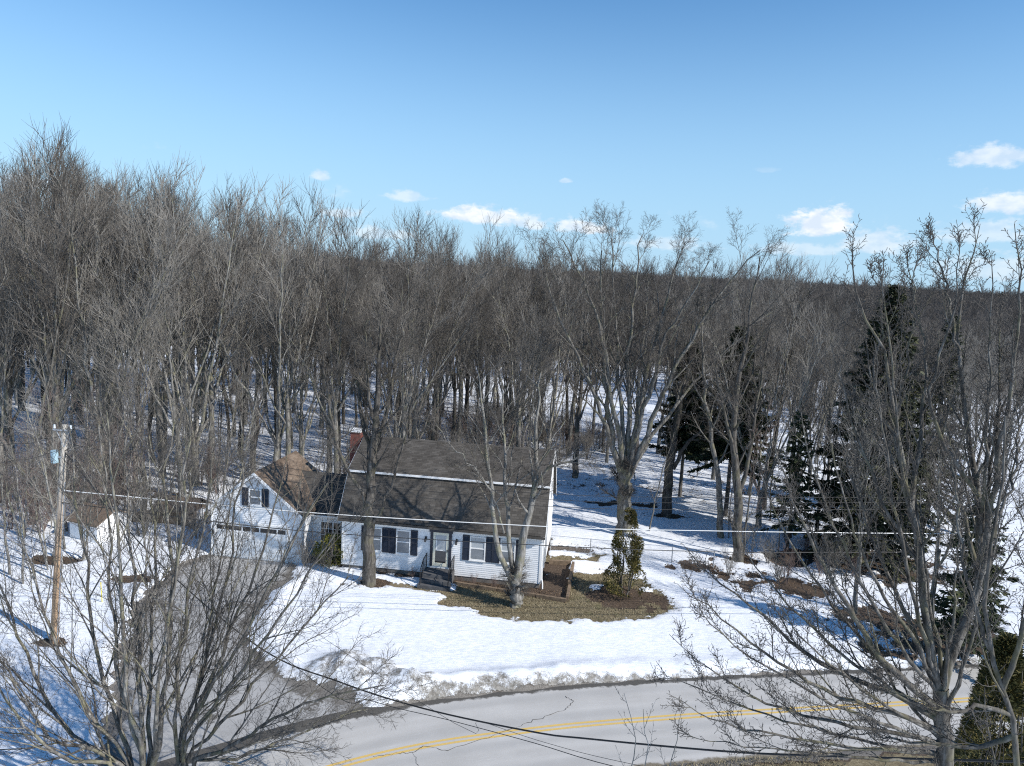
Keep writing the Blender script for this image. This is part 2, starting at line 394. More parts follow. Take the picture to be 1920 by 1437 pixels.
# ------------------------------------------------------------------ noise for terrain
def vnoise(x, y, seed=0):
    xi, yi = np.floor(x), np.floor(y); fx, fy = x - xi, y - yi
    fx, fy = fx * fx * (3 - 2 * fx), fy * fy * (3 - 2 * fy)
    def h(a, b):
        q = np.sin(a * 127.1 + b * 311.7 + seed * 74.7) * 43758.5453
        return q - np.floor(q)
    return (h(xi, yi) * (1 - fx) + h(xi + 1, yi) * fx) * (1 - fy) + (h(xi, yi + 1) * (1 - fx) + h(xi + 1, yi + 1) * fx) * fy
def fbm(x, y, seed=0, oct=4):
    s, a, t = 0, .5, 0
    for o in range(oct):
        s = s + a * vnoise(x * 2 ** o, y * 2 ** o, seed + o); t += a; a *= .5
    return s / t - .5
def sstep(a, b, x):
    t = np.clip((x - a) / (b - a), 0, 1); return t * t * (3 - 2 * t)
def sdist(poly, x, y):
    """signed distance to polygon, positive inside"""
    d = np.full(np.shape(x), 1e9); inside = np.zeros(np.shape(x), bool); n = len(poly)
    for i in range(n):
        (x1, y1), (x2, y2) = poly[i], poly[(i + 1) % n]
        ex, ey = x2 - x1, y2 - y1
        t = np.clip(((x - x1) * ex + (y - y1) * ey) / (ex * ex + ey * ey), 0, 1)
        d = np.minimum(d, np.hypot(x - x1 - t * ex, y - y1 - t * ey))
        c = (y1 > y) != (y2 > y)
        with np.errstate(divide='ignore', invalid='ignore'):
            inside ^= c & (x < (x2 - x1) * (y - y1) / (y2 - y1 + 1e-12) + x1)
    return np.where(inside, d, -d)

# ------------------------------------------------------------------ plan of the place (metres)
RX = np.array([-80, -40, -28, -20, -15, -10, -5.67, -2.48, 2.56, 8.07, 16.44, 24, 34, 60, 120.])
RY = np.array([-40, -6, 5.5, 12.2, 16.3, 20.1, 22.94, 24.43, 25.92, 27.09, 28.56, 29.9, 31.4, 34.5, 40.])
xs_f = np.linspace(-80, 120, 2001)
ys_f = np.interp(xs_f, RX, RY)
kern = np.hanning(61); kern /= kern.sum()
ys_f = np.convolve(np.pad(ys_f, 30, mode='edge'), kern, 'valid')
sl_f = np.gradient(ys_f, xs_f)
def road_off(x, y):
    yc = np.interp(x, xs_f, ys_f); sl = np.interp(x, xs_f, sl_f)
    return (y - yc) / np.sqrt(1 + sl * sl)
DRIVE = [(-12.1, 40.2), (-12.0, 38.3), (-12.4, 36.5), (-12.2, 33.4), (-11.5, 31.1), (-10.1, 29.4), (-8.4, 28.2), (-6.3, 27.2), (-4.4, 26.4), (-4.4, 24.0), (-9, 21.5),
         (-12.9, 20.0), (-13.4, 22.4), (-14.6, 25.6), (-16.2, 28.5), (-17.3, 31.7), (-18.4, 34.5), (-18.5, 36.1), (-18.6, 39.0), (-17.8, 41.3), (-15, 41.5), (-12.3, 41.3)]
GRASS = [G(*p) for p in [(828, 1131), (850, 1118), (872, 1103), (960, 1096), (1060, 1085), (1045, 1050), (1120, 1045), (1150, 1075), (1205, 1090), (1225, 1110), (1262, 1140), (1235, 1156), (1150, 1160), (1000, 1163), (900, 1150)]]
SNOWPATCH = [(G(1095, 1065), 1.5), (G(1125, 1104), .7), (G(1210, 1108), .5)]
LITTER = [(12.4, 43.0, 1.7, .8), (15.0, 41.8, 2.3, .9), (17.4, 40.3, 2.2, 1.2), (19.6, 36.8, 1.7, 1.1), (20.8, 33.9, 2.2, 1.4), (22.9, 36.0, 2.6, 1.7), (12.3, 52.9, 1.6, .6), (9.5, 55.5, 2.2, .6),
          (15.4, 44.7, 1.6, .8), (-7.4, 37.9, 1.0, .6), (-26, 39, 1.3, .6), (-20.5, 37, 1.4, .5), (-13.2, 29.6, .9, .9), (-16.6, 30.0, 1.2, .7), (4.2, 45.0, 2.2, .5), (-24.0, 47, 3, 1), (-30, 52, 4, 1.6), (18.5, 45.1, 2.5, 1.5), (25, 45, 3.5, 2.5), (-20.08, 30.2, .6, .4), (7.0, 38.2, 1.8, 1.2)]
HA = np.array((-9.48, 40.12)); HR = rad(-7)
hu, hv = np.array((math.cos(HR), math.sin(HR))), np.array((-math.sin(HR), math.cos(HR)))
def HW(u, v): p = HA + hu * u + hv * v; return (float(p[0]), float(p[1]))
BED = [HW(-.3, .3), HW(-.3, -.55), HW(6.0, -.55), HW(7, -.5), HW(11.7, -1.15), HW(13.2, -1.35), HW(13.3, 4.0), HW(11.7, 4.0)]
HOUSE = [HW(-8.2, .2), HW(11.74, .2), HW(11.74, 8.2), HW(-8.2, 8.2)]

def hill(x, y):
    r = np.hypot(x, y)
    h = 24 * sstep(180, 1250, r) * (1 + .8 * fbm(x / 300, y / 300, 5, 4)) + 10 * sstep(1400, 3000, r)
    h = h + 3.2 * fbm(x / 60, y / 60, 9, 3) * sstep(70, 170, r)
    return h
def terrain(x, y):
    ro = road_off(x, y); sd = sdist(DRIVE, x, y)
    n1 = fbm(x / 1.3, y / 1.3, 1, 4); n2 = fbm(x / .45, y / .45, 2, 3); n3 = fbm(x / 6, y / 6, 3, 4)
    z = hill(x, y); cover = np.ones_like(x) * .95; dirt = np.zeros_like(x); soil = np.ones_like(x) * .9
    r = np.hypot(x, y)
    # woods: patchy snow on leaf litter, less and less open snow under the far woods
    woods = sstep(52, 60, y) * (1 - sstep(30, 36, x) * sstep(80, 60, y))
    cover = cover - woods * (.30 + .5 * n3) - .75 * sstep(140, 230, r)
    # lawn melted out
    g = sdist(GRASS, x, y) + n1 * 2.4 + n2 * 1.1
    gm = sstep(-.8, .7, g)
    for (sx, sy), sr_ in SNOWPATCH:
        gm = gm * (1 - sstep(1.2, .6, np.hypot((x - sx), (y - sy) * 1.3) / sr_ + n1 * .9 + n2 * .4))
    cover = cover - gm * .95; soil = np.where(gm > .15, 0, soil)
    # thin snow just around the bare lawn
    cover = cover - .30 * sstep(-3.5, -.2, g) * sstep(.02, -.10, n1 + .02) 
    strip = sstep(.5, .12, np.abs((y - 37.95) - (-.19) * (x + 5.2) + n1 * .5)) * sstep(-8.5, -6.5, x) * sstep(.3, -1.5, x)  # melted grass strip; part of it is trunk shadow put in as soil colour
    cover = cover - strip * .62; soil = np.where(strip > .3, .3, soil)
    for lx, ly, a, b in LITTER:
        q = sstep(1.5, .35, np.hypot((x - lx) / a, (y - ly) / b) + n1 * 2.4 + n2 * .9)
        cover = cover - q * .95; soil = np.where(q > .1, 1.0, soil)
    bd = sdist(BED, x, y); bm = sstep(-.12, .1, bd)
    cover = cover - bm * (.62 + n1 * 1.6) ; soil = np.where(bm > .3, 1.0, soil)
    hs = sdist(HOUSE, x, y); cover = np.where(hs > -.1, 0, cover)
    depth = .13 + .05 * n1 + .03 * n2
    z = z + depth * sstep(.35, .7, cover + n2 * .3) + .10 * fbm(x / 4, y / 4, 8, 3) * sstep(.5, 2, sd * -1)
    # ploughed bank along the far side of the road
    bk = np.exp(-((ro - 3.55 - .25 * n3) / .62) ** 2) * sstep(-4.2, -2.2, x) * (.55 - .33 * sstep(-1, 9, x))
    z = z + bk * (.62 + .5 * n1 + .25 * n2)
    face = sstep(3.75, 3.05, ro + n1 * .9 + .35 * sstep(0, 8, x)) * sstep(-4.6, -2.4, x) * (ro > 2.2)
    dirt = np.maximum(dirt, face * (.82 - .22 * sstep(2, 12, x)))
    # heap at the mouth of the drive
    for mx, my, mr, mh in ((-5.7, 28.9, 1.5, .8), (-4.3, 28.2, 1.2, .65), (-7.3, 28.9, 1.1, .4), (-3.6, 28.0, 1.0, .5), (-6.9, 29.7, 1.0, .45)):
        e = np.exp(-(((x - mx) / mr) ** 2 + ((y - my) / (mr * .7)) ** 2))
        z = z + .7 * mh * e * (.8 + .9 * n1 + .5 * n2); dirt = np.maximum(dirt, .62 * sstep(.12, .5, e + n1 * .5))
    dirt = np.maximum(dirt, .55 * sstep(-1.3, -.25, sd + n1 * 1.2) * sstep(34, 28, y))
    z = z + .16 * np.exp(-((sd + .75) / .45) ** 2) * (1 + 2 * n1) * sstep(39.5, 37, y)
    # far shoulder, near verge
    sh = sstep(2.95, 2.6, ro + n2 * .3) * (ro > 0)
    cover = cover - sh; soil = np.where(sh > .2, 2.0, soil)
    near = sstep(-2.3, -2.7, ro + n1 * .6) * sstep(-8.0, -3.0, ro + n3 * 4) * sstep(-4, 0, x)
    cover = cover - near * 1.1; soil = np.where(near > .1, np.where(ro < -3.3 + n1, .25, 2.0), soil)
    # beds of road and drive lie below their sheets
    rb = sstep(3.15, 2.4, np.abs(ro) + n1 * .35 + n2 * .15); z = z * (1 - rb) + rb * -.10
    db = sstep(-.55, .45, sd + n1 * 1.1 + n2 * .35); z = z * (1 - db) + db * -.10
    cover = np.where(db > .4, 0, cover); soil = np.where(db > .2, 2.0, soil)
    z = np.where(hs > .3, -.15, z)
    return z, np.clip(cover, 0, 1), np.clip(dirt, 0, 1), soil
def ground_z(x, y):
    return float(terrain(np.array([x], float), np.array([y], float))[0][0])

def axis(lo, hi, step, far_lo, far_hi, ratio):
    a = list(np.arange(lo, hi, step)); s = step; p = a[-1]
    while p < far_hi: s *= ratio; p += s; a.append(p)
    s = step; p = lo; b = []
    while p > far_lo: s *= ratio; p -= s; b.append(p)
    return np.array(b[::-1] + a)
def make_ground():
    ax, ay = axis(-31, 29, .2, -2600, 2600, 1.11), axis(17, 58, .2, -150, 3200, 1.09)
    X, Y = np.meshgrid(ax, ay); x, y = X.ravel(), Y.ravel()
    z, cover, dirt, soil = terrain(x, y)
    nx, ny = len(ax), len(ay)
    i = (np.arange(ny - 1) * nx)[:, None] + np.arange(nx - 1)[None]
    F = np.stack([i, i + 1, i + nx + 1, i + nx], -1).reshape(-1, 4)
    me = np_mesh('ground', np.stack([x, y, z], 1), F, True)
    for n, a in (('cover', cover), ('dirt', dirt), ('soil', soil)):
        at_ = me.attributes.new(n, 'FLOAT', 'POINT'); at_.data.foreach_set('value', a.astype(np.float32))
    tag(link('ground', me, M['ground']), kind='structure', label='snow covered yard and woodland floor with melted grass patches')
make_ground()

# ------------------------------------------------------------------ road, drive
def strip(offs0, offs1, x0, x1, z, n, wob=0.0, nacr=1):
    x = np.linspace(x0, x1, n); yc = np.interp(x, xs_f, ys_f); sl = np.interp(x, xs_f, sl_f)
    nx, ny = -sl / np.sqrt(1 + sl * sl), 1 / np.sqrt(1 + sl * sl)
    offs = np.linspace(offs0, offs1, nacr + 1); V = []
    for o in offs: V.append(np.stack([x + nx * o, yc + ny * o, np.full(n, z)], 1))
    V = np.concatenate(V); i = (np.arange(nacr) * n)[:, None] + np.arange(n - 1)[None]
    F = np.stack([i, i + 1, i + n + 1, i + n], -1).reshape(-1, 4)
    return V, F, np.repeat(offs, n), np.tile(x, nacr + 1)
V, F, ac, al = strip(-3.1, 3.1, -60, 110, 0.0, 500, nacr=6)
me = np_mesh('road', V, F, True)
for n, a in (('across', ac), ('along', al)):
    me.attributes.new(n, 'FLOAT', 'POINT').data.foreach_set('value', a.astype(np.float32))
road = tag(link('road', me, M['road']), kind='structure', label='curving two lane asphalt road with pale salt bleached surface')
for o in (-.17, .06):
    V, F, _, _ = strip(o, o + .11, -60, 110, .006, 500); link('centre_line', np_mesh('centre_line', V, F), M['yellow'], road)
def crack(pts, w=.02):
    pts = np.array(pts, float); P = []
    for a, b in zip(pts[:-1], pts[1:]):
        for t in np.linspace(0, 1, 9)[:-1]: P.append(a + (b - a) * t + rng.normal(0, .035, 2))
    P.append(pts[-1]); P = np.array(P); T = np.gradient(P, axis=0); T /= np.linalg.norm(T, axis=1)[:, None]
    nrm = np.stack([-T[:, 1], T[:, 0]], 1); ww = w * rng.uniform(.3, 1.7, len(P))[:, None]; n = len(P)
    V = np.concatenate([np.c_[P - nrm * ww, np.full(n, .010)], np.c_[P + nrm * ww, np.full(n, .010)]])
    i = np.arange(n - 1); F = np.stack([i, i + 1, i + n + 1, i + n], -1)
    link('crack', np_mesh('crack', V, F), M['crack'], road)
crack([G(*p) for p in [(1060, 1306), (1077, 1316), (1062, 1330), (1000, 1352), (960, 1367), (840, 1408), (795, 1400), (775, 1412), (785, 1436)]], .009)
crack([G(*p) for p in [(775, 1412), (745, 1413), (700, 1419)]], .007)
crack([G(*p) for p in [(1530, 1285), (1560, 1330), (1600, 1380)]], .01)

def make_drive():
    ax, ay = np.arange(-20, -3, .3), np.arange(19, 42, .3)
    X, Y = np.meshgrid(ax, ay); sd = sdist(DRIVE, X, Y); nx = len(ax)
    j, i = np.nonzero((sd[:-1, :-1] > -.8)); i0 = j * nx + i
    F = np.stack([i0, i0 + 1, i0 + nx + 1, i0 + nx], -1)
    V = np.stack([X.ravel(), Y.ravel(), np.full(X.size, -.012)], 1)
    used, inv = np.unique(F, return_inverse=True)
    me = np_mesh('driveway', V[used], inv.reshape(F.shape), True); me.attributes.new('inner', 'FLOAT', 'POINT').data.foreach_set('value', sd.ravel()[used].astype(np.float32))
    tag(link('driveway', me, M['drive']), kind='structure', label='grey asphalt driveway running up to the garage')
make_drive()

# ------------------------------------------------------------------ house
SID = .115
def siding_front(mb, x0, x1, z0, z1, y, clip=None):
    z = z0
    while z < z1 - .02:
        zz = min(z + SID, z1); a, b = (x0, x1) if clip is None else clip(z, zz)
        if b - a > .05: mb.hexa([(a, y - .022, z), (b, y - .022, z), (b, y, z), (a, y, z), (a, y - .006, zz), (b, y - .006, zz), (b, y, zz), (a, y, zz)])
        z = zz
def siding_side(mb, v0, v1, z0, z1, x, s, clip=None):      # wall facing +x (s=1) or -x (s=-1)
    z = z0
    while z < z1 - .02:
        zz = min(z + SID, z1); a, b = (v0, v1) if clip is None else clip(z, zz)
        if b - a > .05:
            p = [(x + s * .022, a, z), (x, a, z), (x, b, z), (x + s * .022, b, z), (x + s * .006, a, zz), (x, a, zz), (x, b, zz), (x + s * .006, b, zz)]
            if s > 0: p = [p[1], p[0], p[3], p[2], p[5], p[4], p[7], p[6]]
            mb.hexa(p)
        z = zz
def shingles(mb, p0, along, up, width, length, exp=.145, tab=.31, t=.011):
    p0, along, up = map(lambda q: np.array(q, float), (p0, along, up)); nrm = np.cross(along, up); nrm /= np.linalg.norm(nrm)
    rows = int(length / exp)
    for r in range(rows + 1):
        s0, s1 = r * exp, min(r * exp + exp * 1.25, length)
        if s1 - s0 < .03: continue
        x = -(tab / 2) * (r % 2) - random.random() * .05
        while x < width:
            a, b = max(x, 0), min(x + tab - .008, width); x += tab
            if b - a < .03: continue
            lift = t * random.uniform(.8, 1.5); w = random.uniform(-.004, .004)
            q = [p0 + along * a + up * (s0 + w) + nrm * .003, p0 + along * b + up * (s0 + w) + nrm * .003, p0 + along * b + up * s1 + nrm * .002, p0 + along * a + up * s1 + nrm * .002]
            q2 = [q[0] + nrm * lift, q[1] + nrm * lift, q[2] + nrm * .004, q[3] + nrm * .004]
            bb = len(mb.v); mb.v += [tuple(k) for k in q + q2]
            for f in ((4, 5, 6, 7), (0, 1, 5, 4), (1, 2, 6, 5), (3, 0, 4, 7)): mb.f.append(tuple(bb + i for i in f))

HL, HD, ZF, ZE, ZB, ZR = 11.74, 8.2, .30, 3.05, 5.55, 7.0
VB = 1.35
house = empty('white_house', (HA[0], HA[1], 0), HR, 'white gambrel roofed house with dark shutters and grey shingles', 'house')
prof = [(0, ZF), (HD, ZF), (HD, ZE), (HD - VB, ZB), (HD / 2, ZR), (VB, ZB), (0, ZE)]
MB().box(.05, HL - .05, .05, HD - .05, -.3, ZF).build('foundation', M['foundation'], house)
ip = [(.03, ZF + .004), (HD - .03, ZF + .004), (HD - .03, ZE), (HD - VB - .02, ZB - .05), (HD / 2, ZR - .05), (VB + .02, ZB - .05), (.03, ZE)]
MB().prism(ip, .03, HL - .03).build('wall', M['siding'], house)
mb = MB(); siding_front(mb, .10, HL - .10, ZF - .03, ZE, .03)
def gclip(z, zz):
    if zz <= ZE: return 0.10, HD - .10
    if zz <= ZB: t = (zz - ZE) / (ZB - ZE) * VB
    else: t = VB + (zz - ZB) / (ZR - ZB) * (HD / 2 - VB)
    return t + .08, HD - t - .08
siding_side(mb, 0, HD, ZF - .03, ZR - .1, HL - .03, 1, gclip); siding_side(mb, 0, HD, ZF - .03, ZR - .1, .03, -1, gclip)
mb.build('siding', M['siding'], house)
for x in (0, HL):
    s = 1 if x else -1
    for y0 in (-.015, HD - .1):
        MB().box(x - .11 if x else -.012, x + .012 if x else .11, y0, y0 + .115, ZF - .03, ZE - .01).build('corner_board', M['white'], house)
OH, OE = .16, .30     # rake and eave overhang
def slope_pts(v0, z0, v1, z1):
    d = np.array((0, v1 - v0, z1 - z0)); L = np.linalg.norm(d); return d / L, L
def roof_panel(name, v0, z0, v1, z1, parent, x0, x1, m_, back=False, thick=.07):
    u, L = slope_pts(v0, z0, v1, z1); n = np.cross((1, 0, 0), u) if not back else np.cross(u, (1, 0, 0))
    a = np.array((0, v0, z0)); b = np.array((0, v1, z1)); P = []
    for q in (a - n * thick, b - n * thick, b, a): P.append(q)
    o = MB().prism([(q[1], q[2]) for q in P], x0, x1).build(name, m_, parent)
    mb = MB()
    if not back: shingles(mb, (x0, v0, z0), (1, 0, 0), u, x1 - x0, L)
    else: shingles(mb, (x1, v0, z0), (-1, 0, 0), u, x1 - x0, L)
    mb.build('shingle', m_, o, 'stuff')
    return o
ev, ez = -OE, ZE + .12
roof_panel('roof', ev, ez, VB - .02, ZB, house, -OH, HL + OH, M['shingle'])
roof_panel('roof', VB - .10, ZB + .10, HD / 2, ZR + .12, house, -OH, HL + OH, M['shingle'])
roof_panel('roof', HD + OE, ez, HD - VB + .02, ZB, house, -OH, HL + OH, M['shingle'], True)
roof_panel('roof', HD - VB + .10, ZB + .10, HD / 2, ZR + .12, house, -OH, HL + OH, M['shingle'], True)
MB().prism([(HD / 2 - .16, ZR + .07), (HD / 2, ZR + .155), (HD / 2 + .16, ZR + .07), (HD / 2, ZR + .125)], -OH - .01, HL + OH + .01).build('ridge_cap', M['shingle'], house)
MB().box(-OH - .005, HL + OH + .005, VB - .19, VB - .085, ZB + .0, ZB + .105).build('roof_break_trim', M['white'], house)
MB().box(-OH, HL + OH, -OE + .01, .0, ZE - .06, ZE + .02).build('soffit', M['white'], house)
MB().box(.0, HL, -.022, .028, ZE - .26, ZE - .062).build('frieze_board', M['white'], house)
MB().box(-OH, HL + OH, -OE - .03, -OE + .008, ZE - .05, ZE + .09).build('eave_fascia', M['shingle'], house)
def rake(x0, x1):
    pf = [(-OE, ez), (VB - .02, ZB), (VB - .10, ZB + .10), (HD / 2, ZR + .11), (HD - VB + .1, ZB + .1), (HD - VB + .02, ZB), (HD + OE, ez)]
    for (a, b), (c, d) in zip(pf[:-1], pf[1:]):
        if math.hypot(c - a, d - b) < .3: continue
        MB().prism([(a, b - .20), (c, d - .20), (c, d - .005), (a, b - .005)], x0, x1).build('rake_board', M['white'], house)
rake(HL + OH + .004, HL + OH + .03); rake(-OH - .03, -OH - .004)
# chimney
ch = MB().box(-.95, -.33, 3.75, 4.45, 0, 7.38).build('chimney', M['brick'], house)
MB().box(-1.02, -.26, 3.68, 4.52, 7.38, 7.50).build('chimney_cap', M['white'], ch)

def louver(x0, x1, z0, z1, y, parent):
    o = MB().box(x0, x0 + .05, y - .045, y, z0, z1).box(x1 - .05, x1, y - .045, y, z0, z1).box(x0 + .05, x1 - .05, y - .045, y, z0, z0 + .07).box(x0 + .05, x1 - .05, y - .045, y, z1 - .07, z1).box(x0 + .05, x1 - .05, y - .045, y, (z0 + z1) / 2 - .03, (z0 + z1) / 2 + .03)
    z = z0 + .08
    while z < z1 - .09:
        o.hexa([(x0 + .05, y - .036, z), (x1 - .05, y - .036, z), (x1 - .05, y - .026, z), (x0 + .05, y - .026, z), (x0 + .05, y - .014, z + .05), (x1 - .05, y - .014, z + .05), (x1 - .05, y - .004, z + .05), (x0 + .05, y - .004, z + .05)])
        z += .055
    return o.build('shutter', M['navy'], parent)
def window(x0, x1, z0, z1, y, parent, blind):
    w = MB()
    f = .07
    w.box(x0, x0 + f, y - .05, y, z0, z1).box(x1 - f, x1, y - .05, y, z0, z1).box(x0 + f, x1 - f, y - .05, y, z1 - f, z1).box(x0 + f, x1 - f, y - .05, y, z0, z0 + f)
    o = w.build('window', M['white'], parent)
    zm = (z0 + z1) / 2
    MB().box(x0 + f, x1 - f, y - .035, y, zm - .03, zm + .03).build('meeting_rail', M['white'], o)
    MB().box(x0 - .03, x1 + .03, y - .07, y, z0 - .05, z0 - .002).build('sill', M['white'], o)
    MB().box(x0 + f, x1 - f, y - .012, y - .004, zm + .03, z1 - f).build('pane', M['curtain'] if blind else M['glass'], o)
    MB().box(x0 + f, x1 - f, y - .020, y - .004, z0 + f, zm - .03).build('pane', M['glass'], o)
    return o
FY = .006
for (a, b, z0, z1, cl) in ((1.60, 2.42, 1.28, 2.70, 0), (3.27, 4.12, 1.26, 2.70, 0), (7.60, 8.52, 1.30, 2.72, 1), (9.36, 10.24, 1.30, 2.72, 1)):
    window(a, b, z0, z1, FY, house, cl)
    louver(a - .42, a - .015, z0 - .03, z1 + .04, FY, house); louver(b + .015, b + .42, z0 - .03, z1 + .04, FY, house)
# entrance
y = FY
dz0 = .74
MB().box(5.30, 5.46, y - .09, y, dz0, 2.78).box(6.38, 6.54, y - .09, y, dz0, 2.78).box(5.24, 6.60, y - .12, y, 2.782, 3.0).build('door_surround', M['navy'], house)
sd_ = MB().box(5.46, 5.60, y - .06, y, dz0 + .01, 2.778).box(6.24, 6.38, y - .06, y, dz0 + .01, 2.778).box(5.60, 6.24, y - .06, y, 2.62, 2.778).box(5.60, 6.24, y - .06, y, dz0 + .01, .95).build('door', M['cream'], house)
MB().box(5.60, 6.24, y - .03, y - .01, 1.66, 2.62).build('pane', M['curtain'], sd_)
MB().box(5.60, 6.24, y - .034, y - .01, .95, 1.657).build('pane', M['glass_dark'], sd_)
MB().box(5.64, 5.69, y - .045, y - .034, 1.70, 2.45).box(5.69, 6.05, y - .045, y - .034, 1.68, 1.73).build('inner_frame', M['white'], sd_)
MB().box(6.29, 6.33, y - .11, y - .06, 1.62, 1.78).build('handle', M['iron'], sd_)
MB().box(5.24, 6.60, y - .03, y, .50, dz0 - .004).build('threshold', M['white'], house)
stp = MB()
stp.box(5.10, 6.78, -1.05, -.02, -.2, .62).box(5.06, 6.82, -1.36, -1.052, -.2, .42).box(5.02, 6.86, -1.68, -1.362, -.2, .22).build('stoop', M['concrete'], house)
def railing(x):
    r = MB(); r.tube([(x, -.08, 1.50), (x, -.95, 1.46), (x, -1.62, 1.02)], .022).tube([(x, -.08, .62), (x, -.08, 1.50)], .02).tube([(x, -.95, .62), (x, -.95, 1.46)], .02).tube([(x, -1.60, .20), (x, -1.60, 1.04)], .02)
    for v in np.linspace(-.2, -.85, 6): r.tube([(x, v, .72), (x, v, 1.48)], .009, 4)
    for v in np.linspace(-1.06, -1.5, 4): r.tube([(x, v, .45 - (v + 1.06) * -.3), (x, v, 1.38 + (v + 1.06) * .65)], .009, 4)
    r.tube([(x, -.08, .72), (x, -.95, .72)], .012, 4)
    r.build('railing', M['iron'], house)
railing(5.14); railing(6.74)
for x in (5.02, 6.83):
    l = MB().box(x - .05, x + .05, -.05, .0, 2.25, 2.45).tube([(x, -.05, 2.38), (x, -.14, 2.44), (x, -.14, 2.36)], .012, 5).build('lantern', M['iron'], house)
    MB().hexa([(x - .05, -.19, 2.16), (x + .05, -.19, 2.16), (x + .05, -.09, 2.16), (x - .05, -.09, 2.16), (x - .07, -.21, 2.34), (x + .07, -.21, 2.34), (x + .07, -.07, 2.34), (x - .07, -.07, 2.34)]).build('lamp_shade', M['glass_dark'], l)
dsp = MB().tube([(HL + .07, -.22, 3.0), (HL + .07, .06, 2.7), (HL + .07, .06, .55), (HL + .14, -.15, .38), (HL + .16, -.2, .08)], .04, 6).build('downspout', M['white'], house)
for v, zz in ((1.6, 5.2), (2.6, 5.6)):
    MB().tube([(HL + .06, v, .6), (HL + .06, v, zz)], .03, 6).build('conduit', M['metal'], house)
MB().box(HL, HL + .14, 1.45, 1.75, 1.3, 1.8).build('meter_box', M['metal'], house)
for v in (1.9, 5.2):
    w = MB().box(HL - .01, HL + .04, v, v + .8, 3.6, 4.8).build('window', M['white'], house)
    MB().box(HL + .04, HL + .05, v + .08, v + .72, 3.68, 4.72).build('pane', M['glass'], w)

# breezeway (part of the house)
bz = MB().box(-2.46, 0.03, 1.55, 6.2, 0, 2.72).build('breezeway_wall', M['siding'], house)
RV, RZ = 3.95, 4.55
for (a, z0, b, z1, bk_) in ((1.25, 2.70, RV, RZ, False), (6.65, 2.70, RV, RZ, True)):
    roof_panel('breezeway_roof', a, z0, b, z1, house, -4.6, -.002, M['shingle'], bk_)
MB().box(-2.44, .0, 1.22, 1.56, 2.58, 2.66).build('breezeway_soffit', M['white'], house)
sl_ = MB().box(-1.95, -.30, 1.50, 1.548, .12, 2.25).build('sliding_door', M['white'], house)
for x0 in (-1.87, -1.08):
    pn = MB().box(x0, x0 + .70, 1.485, 1.499, .22, 2.17).build('pane', M['glass_dark'], sl_)
    g = MB()
    for i in range(1, 3): g.box(x0 + i * .233 - .012, x0 + i * .233 + .012, 1.47, 1.484, .22, 2.17)
    for i in range(1, 5): g.box(x0, x0 + .70, 1.474, 1.4835, .22 + i * .39 - .012, .22 + i * .39 + .012)
    g.build('muntin', M['white'], sl_)
# garage (joined to the house)
GX0, GX1, GD, GE, GR_ = -8.15, -2.46, 5.3, 3.0, 5.28
gc = (GX0 + GX1) / 2
MB().prism_y([(GX0, -.1), (GX1, -.1), (GX1, GE), (gc, GR_), (GX0, GE)], 0.03, GD).build('garage_wall', M['siding'], house)
mb = MB()
def gcl(z, zz):
    if zz <= GE: return GX0 + .1, GX1 - .1
    t = (zz - GE) / (GR_ - GE) * (gc - GX0); return GX0 + t + .05, GX1 - t - .05
siding_front(mb, GX0, GX1, .12, GR_ - .1, .03, gcl); siding_side(mb, .1, GD, .1, GE, GX1, 1)
mb.build('garage_siding', M['siding'], house)
for x in (GX0, GX1 - .1): MB().box(x, x + .1, -.01, .029, .0, GE).build('corner_board', M['white'], house)
def groof(s):
    e = (gc + s * ((GX1 - GX0) / 2 + .28)); ez_ = GE - .22 + .14; rz_ = GR_ + .14
    a, b = np.array((e, -.25, ez_)), np.array((gc, -.25, rz_)); up = (b - a); L = np.linalg.norm(up); up /= L
    n = np.cross((0, 1, 0), up) * s
    if n[2] < 0: n = -n
    pf = [a - n * .08, b - n * .08, b, a]; o = MB().prism_y([(q[0], q[2]) for q in (pf if s > 0 else pf)], -.25, GD + .2).build('garage_roof', M['shingle_brown'], house)
    mb = MB()
    if s > 0: shingles(mb, a, (0, 1, 0), up, GD + .45, L)
    else: shingles(mb, (a[0], GD + .2, a[2]), (0, -1, 0), up, GD + .45, L)
    mb.build('shingle', M['shingle_brown'], o, 'stuff')
    MB().prism_y([(a[0], a[2] - .2), (b[0], b[2] - .2), (b[0], b[2] - .01), (a[0], a[2] - .01)], -.28, -.254).build('rake_board', M['white'], house)
groof(1); groof(-1)
gd = MB().box(-7.95, -7.83, -.03, .012, 0, 2.22).box(-3.42, -3.30, -.03, .012, 0, 2.22).box(-7.83, -3.42, -.03, .012, 2.10, 2.22).build('garage_door', M['white'], house)
for r_ in range(4):
    pz0 = .02 + r_ * .518; pnl = MB().box(-7.83, -3.42, -.012, .01, pz0, pz0 + .508)
    if r_ < 3:
        for c_ in range(8): pnl.box(-7.78 + c_ * .55, -7.30 + c_ * .55, -.024, -.012, pz0 + .07, pz0 + .43)
    pnl.build('door_panel', M['white'], gd)
for c_ in range(8): MB().box(-7.77 + c_ * .55, -7.31 + c_ * .55, -.022, -.013, 1.72, 1.98).build('pane', M['glass_dark'], gd)
window(-5.75, -4.95, 3.35, 4.35, FY, house, 0)
louver(-6.18, -5.77, 3.3, 4.4, FY, house); louver(-4.93, -4.52, 3.3, 4.4, FY, house)
ll = MB().box(-8.02, -7.97, -.12, -.012, 1.35, 1.62).build('lantern', M['iron'], house)

